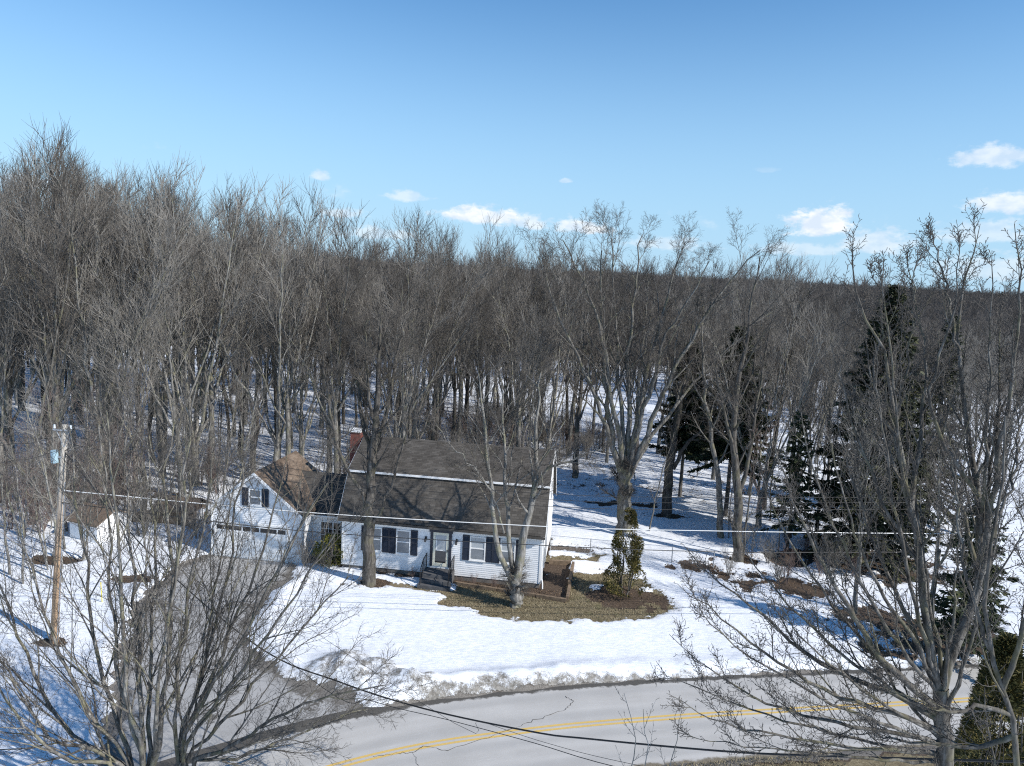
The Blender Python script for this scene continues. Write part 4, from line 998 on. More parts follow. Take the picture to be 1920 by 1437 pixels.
# right foreground tree, close to the camera: budded twigs
spec_close = [dict(n=8, t0=.12, t1=.97, ang=(18, 40), length=lambda L, t: .26 * L * (1.05 - .95 * t) + .2, rr=.5, k=8, up=.7, wob=.05, rmax=.026, rmin=.0075),
              dict(n=8, t0=.12, t1=1, ang=(20, 48), length=L_(.36, .15), rr=.5, k=5, up=.4, wob=.07, rmin=.0052),
              dict(n=5, t0=.1, t1=1, ang=(40, 70), length=lambda L, t: .06 + .06 * L, rr=.6, k=3, up=.25, wob=.08, rmin=.0042, rtip=.9),
              dict(n=1, t0=.7, t1=1, ang=(20, 50), length=lambda L, t: .03 + .0 * L, rr=1.3, k=2, up=.1, wob=.05, rmin=.005, rtip=.5)]
Yc = 11.6
bR = (float(S(1775, 1437, Yc)[0]), Yc)
def near(y1, *q): return stem(Yc, y1, q)
hero('roadside_maple', bR, [
    ([(bR[0], Yc, 0), (bR[0] - .05, Yc, 4), S(1772, 1437, Yc), S(1765, 1360, Yc), S(1764, 1290, Yc)], .22, .125),
    (near(12.2, (1764, 1300), (1790, 1220), (1822, 1140), (1836, 1080), (1840, 1000), (1835, 920), (1822, 860), (1808, 760), (1798, 640), (1800, 560), (1826, 470), (1838, 420)), 0.0935, .0042),
    (near(11.2, (1762, 1320), (1742, 1200), (1728, 1090), (1722, 1020), (1706, 950), (1692, 860), (1680, 780), (1665, 690), (1625, 600), (1602, 530), (1600, 430)), 0.0782, .0042),
    (near(12.6, (1708, 960), (1722, 850), (1732, 760), (1735, 680), (1716, 580), (1702, 470)), 0.0467, .0042),
    (near(10.6, (1838, 1085), (1856, 960), (1872, 860), (1892, 740), (1908, 600), (1912, 500), (1902, 420)), 0.0595, .0042),
    (near(12.9, (1800, 690), (1782, 580), (1762, 500), (1745, 410)), 0.0298, .0042),
    (near(10.4, (1762, 1330), (1680, 1262), (1625, 1200), (1585, 1130), (1545, 1060), (1505, 985), (1470, 890), (1450, 820)), 0.0638, .0042),
    (near(12.4, (1760, 1350), (1670, 1300), (1570, 1262), (1480, 1200), (1400, 1130), (1330, 1080), (1280, 1020)), 0.0553, .0042),
    (near(10.9, (1762, 1370), (1650, 1330), (1540, 1290), (1450, 1235), (1360, 1165), (1270, 1095)), 0.0510, .0042),
    (near(11.9, (1765, 1395), (1640, 1370), (1520, 1345), (1420, 1310), (1330, 1255), (1255, 1190)), 0.0425, .0042),
    (near(11.0, (1768, 1415), (1650, 1405), (1540, 1395), (1430, 1375), (1330, 1345), (1250, 1300)), 0.0382, .0042),
    (near(12.8, (1764, 1310), (1730, 1230), (1690, 1130), (1640, 1020), (1610, 930), (1580, 830), (1560, 740)), 0.0510, .0042),
    (near(10.2, (1768, 1300), (1700, 1180), (1650, 1100), (1605, 1000), (1575, 900), (1540, 800)), 0.0425, .0042),
    *[(near(10.2 + 2.8 * ((i * 37) % 10) / 10, (x0, y0), (x0 + (x1 - x0) * .35, y0 + (y1 - y0) * .22), (x0 + (x1 - x0) * .72, y0 + (y1 - y0) * .55), (x0 + (x1 - x0) * .95, y0 + (y1 - y0) * .85), (x1, y1)), r_, .0042) for i, (x0, y0, x1, y1, r_) in enumerate((
        (1764, 1310, 1500, 760, .042), (1764, 1330, 1420, 860, .04), (1763, 1345, 1380, 980, .038), (1765, 1300, 1640, 640, .045), (1770, 1280, 1690, 600, .04), (1725, 1060, 1560, 620, .036), (1724, 1040, 1655, 470, .036),
        (1836, 1080, 1760, 620, .04), (1838, 1040, 1880, 560, .04), (1840, 1000, 1860, 470, .035), (1768, 1400, 1310, 1130, .036), (1768, 1420, 1230, 1240, .034), (1768, 1430, 1290, 1380, .03), (1766, 1350, 1880, 900, .04), (1700, 930, 1615, 560, .03), (1830, 900, 1905, 640, .03), (1767, 1380, 1460, 1120, .034), (1767, 1390, 1560, 1010, .036), (1680, 790, 1720, 470, .026), (1764, 1320, 1800, 950, .04)))],
    (near(12.0, (1690, 870), (1660, 780), (1640, 700), (1655, 600), (1640, 500)), 0.0340, .0042),
    (near(11.0, (1835, 930), (1770, 830), (1745, 760), (1760, 660), (1790, 580), (1800, 440)), 0.0382, .0042)], spec_close,
    'budding bare maple with lichen spotted limbs rising past the road verge', 33, ('bark_near', 'twig_near'), .02, 9, None, True)
bR2 = (float(S(1905, 1437, 9.8)[0]), 9.8)
Yc = 9.8
hero('roadside_maple', bR2, [
    ([(bR2[0], Yc, 0), (bR2[0], Yc, 5), S(1905, 1437, Yc), S(1902, 1360, Yc), S(1882, 1290, Yc), S(1858, 1220, Yc), S(1850, 1130, Yc), S(1862, 1010, Yc), S(1880, 900, Yc), S(1885, 780, Yc)], .105, .012),
    (near(10.4, (1858, 1220), (1820, 1120), (1800, 1010), (1790, 900), (1775, 800)), 0.0340, .0042),
    (near(9.0, (1880, 1290), (1920, 1180), (1940, 1060), (1945, 930)), 0.0425, .0042),
    (near(9.2, (1895, 1340), (1840, 1330), (1770, 1330), (1690, 1300), (1620, 1270)), 0.0382, .0042),
    (near(10.5, (1902, 1380), (1830, 1400), (1740, 1395), (1650, 1380), (1580, 1370)), 0.0425, .0042),
    (near(10.8, (1865, 1010), (1900, 900), (1910, 800), (1905, 690)), 0.0255, .0042)], spec_close,
    'thinner bare maple crowding beside the larger budding roadside maple', 34, ('bark_near', 'twig_near'), .02, 8, None, True)
bR3 = (2.6, 13.5); Yc = 13.5
hero('sapling', bR3, [([(bR3[0] + dx * .3, Yc, 0), (bR3[0] + dx * .6, Yc, 3), S(px0, 1437, Yc), S(px1, 1380, Yc), S(px2, py2, Yc)], .03, .006) for dx, px0, px1, px2, py2 in
      ((-.1, 1185, 1190, 1170, 1300), (0, 1208, 1204, 1206, 1330), (.2, 1260, 1268, 1272, 1350))],
     [dict(n=9, t0=.45, t1=.99, ang=(20, 45), length=L_(.10, .15), rr=.6, k=5, up=.4, wob=.1, rmin=.006), dict(n=6, t0=.1, t1=1, ang=(35, 65), length=lambda L, t: .06 + .1 * L, rr=.7, k=3, up=.3, wob=.1, rmin=.0035),
      dict(n=3, t0=.4, t1=1, ang=(25, 60), length=lambda L, t: .025 + 0 * L, rr=1.4, k=2, rmin=.005)], 'thin budding sapling tip poking up before the road', 35, ('bark_pale', 'twig'), .02, 6)

# saplings and brush
def sapling_mesh(H, seed, n1, red):
    global rng
    keep = rng; rng = np.random.default_rng(seed)
    P = resample([(0, 0, -.2), (rng.normal(0, .1), rng.normal(0, .1), H * .5), (rng.normal(0, .3), rng.normal(0, .3), H)], 10, .03)[None]; R = np.linspace(.05, .01, 10)[None] * H / 6
    lv = crown_levels(P, R, [dict(n=n1, t0=.25, t1=.98, ang=(25, 55), length=L_(.3, .2), rr=.5, k=5, up=.3, wob=.1, rmin=.008), dict(n=7, t0=.1, t1=1, ang=(25, 55), length=L_(.4, .1), rr=.6, k=3, up=.2, wob=.1, rmin=.007), dict(n=4, t0=.1, t1=1, ang=(25, 55), length=L_(.4, .1), rr=.7, k=2, rmin=.006)])
    rng = keep
    a = tri_mesh('trunk', [(P, R), lv[0]], (5, 3)); b = tri_mesh('crown', lv[1:], (3, 3))
    a.materials.append(M['bark']); b.materials.append(M['twig_red'] if red else M['twig']); return a, b
def shrub_mesh(H, seed, n, mt, spread=.5):
    global rng
    keep = rng; rng = np.random.default_rng(seed); P, R = [], []
    for i in range(n):
        a = rng.uniform(0, 6.28); s = H * spread * rng.uniform(.2, 1); h = H * rng.uniform(.6, 1)
        P.append(resample([(.1 * math.cos(a), .1 * math.sin(a), -.1), (s * .45 * math.cos(a), s * .45 * math.sin(a), h * .5), (s * math.cos(a), s * math.sin(a), h)], 7, .02)); R.append(np.linspace(.018, .006, 7) * max(.5, H / 2.5))
    P, R = np.stack(P), np.stack(R)
    lv = crown_levels(P, R, [dict(n=7, t0=.2, t1=1, ang=(20, 50), length=L_(.35, .08), rr=.6, k=4, up=.3, wob=.12, rmin=.005), dict(n=5, t0=.1, t1=1, ang=(25, 55), length=L_(.4, .05), rr=.7, k=3, up=.2, wob=.12, rmin=.0045), dict(n=3, t0=.1, t1=1, ang=(25, 55), length=L_(.4, .05), rr=.8, k=2, rmin=.004)])
    rng = keep
    me = tri_mesh('bare_shrub', [(P, R)] + lv, (4, 3, 3, 3)); me.materials.append(M[mt]); return me
SAP = [sapling_mesh(7, 200, 14, 0), sapling_mesh(6, 201, 12, 0), sapling_mesh(8, 202, 16, 1)]
R3 = random.Random(5); cnt = 0
while cnt < 70:
    x, y = R3.uniform(-48, 32), R3.uniform(44, 76)
    if abs(x) > .8 * y or sdist(HOUSE, np.array([x]), np.array([y]))[0] > -2.5: continue
    if sdist(LAWN, np.array([x]), np.array([y]))[0] > -.3 and not (x > 10 and y > 44 and R3.random() < .25): continue
    a, b = SAP[R3.randrange(3)]
    w = 'left of the garage' if x < -13 else ('behind the white house' if x < 8 else 'right of the side lawn')
    tree_thing('sapling', (x, y, ground_z(x, y)), [('trunk', a), ('crown', b)], [None, None], 'thin bare sapling growing among the trees ' + w, 'sapling', 'saplings ' + w, R3.uniform(0, 6.28), R3.uniform(.6, 1.3), (R3.gauss(0, .06), R3.gauss(0, .06)))
    cnt += 1
SAPP = [sapling_mesh(9, 210, 18, 0), sapling_mesh(8, 211, 16, 0), sapling_mesh(7.5, 212, 16, 1)]
for a, b in SAPP[:2]: a.materials.clear(); a.materials.append(M['bark_pale']); b.materials.clear(); b.materials.append(M['twig_pale'])
cnt = 0
while cnt < 34:
    x, y = R3.uniform(-31, -15.5), R3.uniform(35.5, 51)
    if sdist(HOUSE, np.array([x]), np.array([y]))[0] > -1.2 or sdist(DRIVE, np.array([x]), np.array([y]))[0] > -1.0 or abs(x + 25.4) < 2.0 and abs(y - 43.2) < 2.0 or abs(x + 21.9) < 2 and abs(y - 46.6) < 2: continue
    if x > -19 and y < 44: continue
    k = R3.choice([0, 0, 1, 1, 2]); a, b = SAPP[k]; w = 'before the sheds' if y < 44 else 'around the low shed'
    tree_thing('sapling', (x, y, ground_z(x, y)), [('trunk', a), ('crown', b)], [None, None], ('reddish' if k == 2 else 'pale grey') + ' slender bare sapling ' + w + ' left of the driveway', 'sapling', ('reddish' if k == 2 else 'pale') + ' saplings ' + w, R3.uniform(0, 6.28), R3.uniform(.6, 1.25), (R3.gauss(0, .08), R3.gauss(0, .08)))
    cnt += 1
SHR = [shrub_mesh(2.6, 300, 16, 'twig_red'), shrub_mesh(2.2, 301, 14, 'twig_red'), shrub_mesh(2.8, 302, 15, 'twig_pale'), shrub_mesh(3.0, 303, 14, 'twig')]
def shrub(me, x, y, sc, label, group=None):
    o = tag(link('bare_shrub', me, None), label, 'shrub', group); o.location = (x, y, ground_z(x, y)); o.rotation_euler = (0, 0, R3.uniform(0, 6.28)); o.scale = (sc, sc, sc * R3.uniform(.85, 1.2)); return o
for i in range(46):
    x, y = R3.uniform(-36, -17), R3.uniform(43, 55)
    if sdist(HOUSE, np.array([x]), np.array([y]))[0] > -1.8 or abs(x + 25.5) < 2.4 and abs(y - 42.8) < 2.2 or abs(x + 21.5) < 3.2 and abs(y - 48.2) < 2.6: continue
    k = R3.choice([0, 0, 1, 2]); shrub(SHR[k], x, y, R3.uniform(.7, 1.5), ('reddish' if k < 2 else 'pale grey') + ' bare brush at the edge of the woods left of the garage', 'brush left of the garage ' + ('red' if k < 2 else 'grey'))
for i in range(95):
    x, y = R3.uniform(-14, 12), R3.uniform(53, 86)
    if x > 3 and y < 66 or inclear(x, y) or sdist(HOUSE, np.array([x]), np.array([y]))[0] > -2.5: continue
    k = R3.choice([0, 2, 3]); shrub(SHR[k], x, y, R3.uniform(.8, 1.7), ('reddish', '', 'pale', 'dark')[k] + ' bare brush under the trees behind the white house', ('reddish', '', 'pale', 'dark')[k] + ' brush behind the house')
for i in range(14):
    x, y = R3.uniform(13.5, 24), R3.uniform(38.5, 52)
    if sdist(LAWN, np.array([x]), np.array([y]))[0] > .3: continue
    shrub(SHR[R3.choice([1, 2])], x, y, R3.uniform(.5, 1.0), 'bare brush in the leaf strewn border right of the lawn', 'brush in the right border')
for i, (u, v, s) in enumerate(((2.9, -.35, .24), (4.4, -.4, .26), (8.0, -.45, .28), (9.2, -.5, .28), (10.3, -.6, .26), (7.2, -.4, .2))):
    x, y = HW(u, v); shrub(SHR[0], x, y, s, 'small reddish bare shrub against the foundation of the house', 'foundation shrubs')
x, y = HW(-2.0, -.5); shrub(SHR[2], x, y, .55, 'grey bare shrub drooping in front of the breezeway corner')
x, y = HW(-.9, -.9)

# evergreens
def cards(C, D, W, Ln, nrm):
    """flat leaf sprays: centre C, direction D, half width W, length Ln, facing nrm: thin diamonds"""
    D = D / (np.linalg.norm(D, axis=1, keepdims=True) + 1e-9)
    X = np.cross(D, nrm); X /= np.linalg.norm(X, axis=1, keepdims=True) + 1e-9
    W = np.asarray(W).reshape(-1, 1); Ln = np.asarray(Ln).reshape(-1, 1)
    a = C; b = C + D * Ln * .5 + X * W; c = C + D * Ln; d = C + D * Ln * .5 - X * W
    V = np.stack([a, b, c, d], 1).reshape(-1, 3); F = np.arange(len(V)).reshape(-1, 4); return V, F
def conifer(name, loc, H, rb, seed, label, mkey, nb, droop, base=.08, ncard=70, irregular=.0, cl=.34, cw=.045, group=None):
    global rng
    keep = rng; rng = np.random.default_rng(seed)
    P = resample([(0, 0, -.3), (0, 0, H * .5), (rng.normal(0, .1), rng.normal(0, .1), H)], 12, .01)[None]; R = np.linspace(H * .013, .015, 12)[None]
    t = base + (1 - base) * (np.arange(nb) + rng.uniform(0, 1, nb)) / nb; t = np.minimum(t, .985)
    az = np.arange(nb) * 2.4 + rng.normal(0, .3, nb)
    ln = rb * (1 - t) ** .8 * rng.uniform(.75 - irregular, 1.15 + irregular * .3, nb) + .12
    el = np.radians(35 * t - 12 + rng.normal(0, 13, nb))
    D = np.stack([np.cos(az) * np.cos(el), np.sin(az) * np.cos(el), np.sin(el)], 1); k = 6
    p = np.stack([np.zeros(nb), np.zeros(nb), t * H], 1); pts = [p]
    for q in range(k - 1):
        D = D + np.array([0, 0, -droop / k]) if q < 3 else D + np.array([0, 0, droop * .9 / k]); D /= np.linalg.norm(D, axis=1, keepdims=True)
        pts.append(pts[-1] + D * (ln / (k - 1))[:, None])
    BP = np.stack(pts, 1); BR = np.linspace(1, .2, k)[None] * (ln * .012 + .006)[:, None]
    tr = np_mesh('trunk', *merge([tubes(P, R, 7), tubes(BP, BR, 4)]), smooth=True); tr.materials.append(M['bark_dark'])
    # needles: sprays along every branch
    nn = np.maximum(6, (ncard * ln / rb).astype(int)); idx = np.repeat(np.arange(nb), nn)
    f = rng.uniform(.08, 1, len(idx)) ** .8 * (k - 1); i = np.minimum(f.astype(int), k - 2); f = (f - i)[:, None]
    c = BP[idx, i] * (1 - f) + BP[idx, i + 1] * f; T = BP[idx, i + 1] - BP[idx, i]; T /= np.linalg.norm(T, axis=1, keepdims=True)
    side = np.cross(T, [0, 0, 1.]) * rng.choice([-1, 1], len(idx))[:, None]
    Dd = T * rng.uniform(.3, 1.0, (len(idx), 1)) + side * rng.uniform(.1, .9, (len(idx), 1)) + np.array([0, 0, -1]) * rng.uniform(-.15, .75, (len(idx), 1)) * (droop + .3)
    nrm = np.array([0, 0, 1.]) + rng.normal(0, .6, (len(idx), 3))
    V, F = cards(c, Dd, rng.uniform(.6, 1.3, len(idx)) * cw * 1.6, rng.uniform(.6, 1.3, len(idx)) * cl, nrm)
    # finer second layer hanging from the spray
    c2 = c + Dd * .15 + rng.normal(0, .05, c.shape); V2, F2 = cards(c2, Dd + rng.normal(0, .5, Dd.shape), rng.uniform(.5, 1, len(c2)) * cw, rng.uniform(.5, 1, len(c2)) * cl * .8, rng.normal(0, 1, c2.shape))
    cm = np_mesh('crown', *merge([(V, F), (V2, F2)])); cm.materials.append(M[mkey]); rng = keep
    return tree_thing(name, (loc[0], loc[1], ground_z(*loc)), [('trunk', tr), ('crown', cm)], [None, None], label, 'tree', group)
conifer('spruce_tree', (24.0, 45.8), 18.3, 4.5, 41, 'tall dark spruce with drooping boughs beyond the budding maple', 'spruce', 420, .6, ncard=150, cl=.46, cw=.055)
conifer('spruce_tree', (33.4, 55.0), 16.4, 3.2, 42, 'darker spruce top standing behind the tall spruce', 'spruce', 240, .7, ncard=70)
conifer('pine_tree', (17.0, 53.5), 14.6, 4.4, 43, 'dark green pine with uneven boughs among the bare trees', 'pine', 300, .35, base=.3, ncard=230, irregular=.45, cl=.42, cw=.05)
conifer('pine_tree', (14.6, 58.5), 13.0, 3.6, 44, 'bluish dark pine half hidden behind the big bare maple', 'pine', 260, .35, base=.3, ncard=200, irregular=.45, cl=.42, cw=.05)
conifer('hemlock_tree', (22.6, 32.9), 8.2, 2.4, 48, 'ragged dark hemlock shading the leaf patch by the road', 'pine', 150, .5, base=.12, ncard=60, irregular=.3)
conifer('hemlock_tree', (19.2, 46.6), 9.6, 2.1, 45, 'olive green hemlock at the border right of the lawn', 'pine', 120, .45, base=.2, ncard=60, irregular=.4)

def bushy(name, loc, H, shape, n, seed, label, mkey, lw, ll, cat='tree', stems=6, gaps=.35, up=.7):
    """leafy evergreen made of upright stems and many small leaf sprays: shape(t) gives radius at height t"""
    global rng
    keep = rng; rng = np.random.default_rng(seed); P, R = [], []
    for i in range(stems):
        a = rng.uniform(0, 6.28); q = rng.uniform(.2, .8)
        P.append(resample([(.1 * math.cos(a), .1 * math.sin(a), -.15), (shape(.3) * q * math.cos(a), shape(.3) * q * math.sin(a), H * .35), (shape(.8) * q * math.cos(a), shape(.8) * q * math.sin(a), H * rng.uniform(.75, 1.0))], 8, .03)); R.append(np.linspace(.05, .01, 8) * min(1, H / 3))
    P, R = np.stack(P), np.stack(R)
    L1 = spawn(P, R, 12, .15, .98, (35, 70), lambda L, t: np.array(shape(.5)) * .8 + 0 * L, .4, 4, up=.4, wob=.15)
    tr = tri_mesh('trunk', [(P, R), L1], (5, 3)); tr.materials.append(M['bark_dark'])
    t = rng.uniform(0, 1, n) ** .9; a = rng.uniform(0, 6.28, n); rr = np.array([shape(q) for q in t]) * np.sqrt(rng.uniform(.12, 1, n))
    C = np.stack([rr * np.cos(a), rr * np.sin(a), t * H + .1], 1)
    keepm = (fbm(C[:, 0] * 1.9 + C[:, 2] * .7, C[:, 1] * 1.9 + C[:, 2] * 1.9, seed, 3) > -gaps * .28) ; C = C[keepm]; a = a[keepm]; n = len(C)
    Dd = np.stack([np.cos(a), np.sin(a), np.full(n, up)], 1) + rng.normal(0, .45, (n, 3))
    cm = np_mesh('crown', *cards(C, Dd, rng.uniform(.6, 1.3, n) * lw, rng.uniform(.6, 1.3, n) * ll, rng.normal(0, 1, (n, 3)))); cm.materials.append(M[mkey]); rng = keep
    return tree_thing(name, (loc[0], loc[1], ground_z(*loc)), [('trunk', tr), ('crown', cm)], [None, None], label, cat)
cx, cy = G(1168, 1122)
bushy('cedar_tree', (cx + .1, cy + .3), 4.9, lambda t: (.80 * (1 - t) ** .55 * (.7 + .5 * min(1, t * 5)) + .20 + .4 * max(0, 1 - abs(t - .22) / .2)) * (.88 + .2 * math.sin(t * 11 + 1)), 17000, 51, 'yellow green cedar in front of the big maple on the side lawn', 'cedar', .026, .15, gaps=.08)
px_, py_ = HW(-.75, .3); bushy('rhododendron_bush', (px_, py_), 1.75, lambda t: 1.0 * math.sqrt(max(.02, 1 - (2 * t - .85) ** 2 * .8)), 2600, 53, 'rounded yellow green bush beside the breezeway door', 'rhodo', .04, .17, 'shrub', 7, .2, .3)
for i, (bx_, by_, h_, lb) in enumerate(((11.6, 15.4, 9.4, 'dense olive arborvitae at the roadside beyond the budding maple'), (13.0, 17.2, 8.4, 'second arborvitae close behind the dense olive one'))):
    bushy('arborvitae', (bx_, by_), h_, lambda t: 1.15 * (1 - t) ** .6 * (.8 + .3 * min(1, t * 4)) + .08, 34000, 54 + i, lb, 'cedar', .024, .13, gaps=.3)

# ------------------------------------------------------------------ far woods (one mass)
def far_woods():
    lod = bpy.data.collections.new('woodland_kinds')
    for i, (fk, spd) in enumerate(((3, .8), (2, .9), (5, 1.0), (4, .8))):
        me = np_mesh('far_tree_kind', *forest_tree(20, 400 + i, fk, spd, .35, lod=1)); me.materials.append(M['twig_far'])
        lod.objects.link(bpy.data.objects.new('far_tree_kind', me))
    r_ = np.random.default_rng(3); nb = 90; t = (np.arange(nb) + .5) / nb; az = np.arange(nb) * 2.4
    C = np.stack([0 * t, 0 * t, 2 + t * 16], 1).repeat(4, 0); A = (az.repeat(4) + r_.normal(0, .3, nb * 4)); D = np.stack([np.cos(A), np.sin(A), r_.normal(-.3, .15, nb * 4)], 1)
    V, F = cards(C, D, np.full(nb * 4, .45), 3.4 * (1 - t).repeat(4) ** .8 + .5, np.array([0, 0, 1.]) + r_.normal(0, .4, D.shape))
    me = np_mesh('far_tree_conifer', V, F); me.materials.append(M['spruce']); lod.objects.link(bpy.data.objects.new('far_tree_z_conifer', me))
    pts = []
    r = np.sqrt(r_.uniform(104 ** 2, 420 ** 2, 5200)); th = r_.uniform(-.76, .76, 5200); pts.append((r, th))
    r = np.sqrt(r_.uniform(420 ** 2, 1450 ** 2, 15000)); th = r_.uniform(-.74, .74, 15000); pts.append((r, th))
    r = np.concatenate([p[0] for p in pts]); th = np.concatenate([p[1] for p in pts]); x, y = r * np.sin(th), r * np.cos(th)
    keep = ~(sdist([(p[0], p[1]) for p in [(2, 84), (26, 80), (36, 98), (30, 118), (4, 116)]], x, y) > 0)
    keep &= ~(sdist([(44, 60), (80, 60), (190, 165), (150, 190), (60, 100)], x, y) > 0)
    keep &= ~((fbm(x / 22, y / 22, 21, 2) > .20) & (r < 190))
    x, y, r = x[keep], y[keep], r[keep]; z = terrain(x, y)[0]
    me = bpy.data.meshes.new('far_woods'); me.vertices.add(len(x)); me.vertices.foreach_set('co', np.stack([x, y, z - .2], 1).astype(np.float32).ravel())
    mh = np.maximum(8, np.minimum(24, CAM_H + y * np.interp(x / y, eb, es)))
    sc = np.where(r < 260, np.minimum(mh / 21.5, .98), .93) * r_.uniform(.6, 1.18, len(x)) * np.where(r_.uniform(0, 1, len(x)) < .06, 1.2, 1)
    me.attributes.new('tree_scale', 'FLOAT', 'POINT').data.foreach_set('value', sc.astype(np.float32)); me.update()
    kd = r_.integers(0, 4, len(x)); kd = np.where((r_.uniform(0, 1, len(x)) < .16 * sstep(.05, .2, fbm(x / 130, y / 130, 31, 2) + .12)) & (r > 300), 4, kd)
    me.attributes.new('tree_kind', 'INT', 'POINT').data.foreach_set('value', kd.astype(np.int32)); me.update()
    o = tag(link('far_woods', me, None), 'grey brown bare woodland covering the distant hillside', 'woods', kind='stuff')
    ng = bpy.data.node_groups.new('far_woods_scatter', 'GeometryNodeTree')
    ng.interface.new_socket('Geometry', in_out='INPUT', socket_type='NodeSocketGeometry'); ng.interface.new_socket('Geometry', in_out='OUTPUT', socket_type='NodeSocketGeometry')
    n, l = ng.nodes, ng.links
    gi, go = n.new('NodeGroupInput'), n.new('NodeGroupOutput'); iop = n.new('GeometryNodeInstanceOnPoints'); ci = n.new('GeometryNodeCollectionInfo')
    ci.inputs[0].default_value = lod; ci.inputs['Separate Children'].default_value = True; ci.inputs['Reset Children'].default_value = True
    rv = n.new('FunctionNodeRandomValue'); rv.data_type = 'FLOAT_VECTOR'; rv.inputs[0].default_value = (-.05, -.05, 0); rv.inputs[1].default_value = (.05, .05, 6.28)
    na = n.new('GeometryNodeInputNamedAttribute'); na.data_type = 'FLOAT'; na.inputs[0].default_value = 'tree_scale'
    mp_ = n.new('GeometryNodeMeshToPoints'); l.new(gi.outputs[0], mp_.inputs[0]); l.new(mp_.outputs[0], iop.inputs['Points'])
    l.new(ci.outputs[0], iop.inputs['Instance']); iop.inputs['Pick Instance'].default_value = True
    nk = n.new('GeometryNodeInputNamedAttribute'); nk.data_type = 'INT'; nk.inputs[0].default_value = 'tree_kind'; l.new(nk.outputs[0], iop.inputs['Instance Index'])
    l.new(rv.outputs[0], iop.inputs['Rotation']); l.new(na.outputs[0], iop.inputs['Scale']); l.new(iop.outputs[0], go.inputs[0])
    md = o.modifiers.new('scatter', 'NODES'); md.node_group = ng
far_woods()

# ------------------------------------------------------------------ utility pole and wires
PB = G(100, 1205); PT = S(122, 797, PB[1]); dl = PT - np.array((*PB, 0))
pole = empty('utility_pole', (*PB, 0), 0, 'tall leaning wooden utility pole left of the driveway', 'utility pole')
MB().tube([(0, 0, -.5), tuple(dl * .5), tuple(dl)], .17, 12, .12).build('pole_shaft', M['pole'], pole)
def on(h): return np.array(dl * (h / dl[2]))
a = on(9.85); MB().box(a[0] - .42, a[0] + .36, a[1] - .17, a[1] - .10, a[2] - .03, a[2] + .03).build('crossarm', M['metal'], pole)
for dx in (-.38, .32):
    MB().tube([(a[0] + dx, a[1] - .1, a[2] + .06), (a[0] + dx, a[1] - .1, a[2] + .22)], .05, 8, .035).build('insulator', M['ins'], pole)
for dx in (-.3, .28): MB().tube([(a[0] + dx, a[1] - .11, a[2] - .03), (a[0] + .02, a[1] - .11, a[2] - .75)], .018, 5).build('brace', M['metal'], pole)
b_ = on(8.7); MB().tube([(b_[0] - .32, b_[1] - .1, b_[2] - .32), (b_[0] - .32, b_[1] - .1, b_[2] + .22)], .15, 12).build('transformer', M['blue_grey'], pole)
MB().box(b_[0] - .2, b_[0], b_[1] - .13, b_[1] - .07, b_[2] - .1, b_[2] - .02).build('bracket', M['metal'], pole)
th = np.linspace(0, 6.6, 24); c_ = on(8.9)
MB().tube([(c_[0] + .42 + .34 * math.cos(q), c_[1] - .12 + .02 * q, c_[2] - .1 + .26 * math.sin(q)) for q in th], .016, 5).build('cable_loop', M['wire'], pole)
MB().tube([(on(.3)[0] + .16, on(.3)[1] - .04, .0), tuple(on(4) + np.array((.155, -.02, 0))), tuple(on(7.5) + np.array((.14, -.02, 0)))], .03, 6).build('conduit', M['metal'], pole)

def wire(name, pts, r, mt, label, group=None, k=60):
    P = resample(pts, k); o = MB().tube([tuple(p) for p in P], r, 5).build(name, M[mt]); return tag(o, label, 'wire', group)
PW = np.array((*PB, 0))
def street(h0, pa, pb_, r, mt, label, group=None, nm='overhead_wire'):
    a = PW + on(h0) + np.array((.1, -.1, 0)); pts = [a] + [np.array(p) for p in pa] + [np.array(pb_)]
    wire(nm, pts, r, mt, label, group)
street(7.15, [(-9.31, 31.05, 6.41), (2.07, 32.0, 5.98), (8.91, 32.57, 5.95), (18.12, 33.34, 6.03), (24.93, 33.91, 6.21)], (40, 35.2, 7.0), .022, 'wire_pale', 'pale glinting cable strung across the roof of the house')
street(6.6, [(-9.3, 31.05, 5.53), (2.37, 32.03, 5.05), (9.0, 32.58, 4.93), (13.7, 32.97, 4.97), (25, 33.9, 5.3)], (40, 35.2, 6.1), .02, 'wire', 'lowest dark cable crossing in front of the house windows')
for i, dz in enumerate((0, -.27, -.6)):
    street(9.95 - i * .35, [(-7.45, 31.21, 8.12 + dz), (2.0, 32.0, 7.55 + dz), (8.26, 32.52, 7.55 + dz), (13.94, 33.0, 7.70 + dz), (24.65, 33.9, 8.07 + dz)], (40, 35.2, 9.0 + dz), .011, 'wire', 'thin dark wire high across the gambrel roof', 'thin wires over the roof')
a0 = PW + on(8.9)
wire('service_cable', [a0, (-14.0, 26.9, 5.9), (-8.52, 23.57, 4.03), (-5.0, 21.45, 4.06), (-2.04, 19.66, 4.43), (1.05, 17.8, 5.12), (2.38, 16.99, 5.55), (5.24, 15.27, 6.57), (7.22, 14.07, 7.4), (12, 11.2, 9.5)], .024, 'wire', 'thick black twisted cable sagging over the road', None, 90)
d1 = PW + on(8.5)
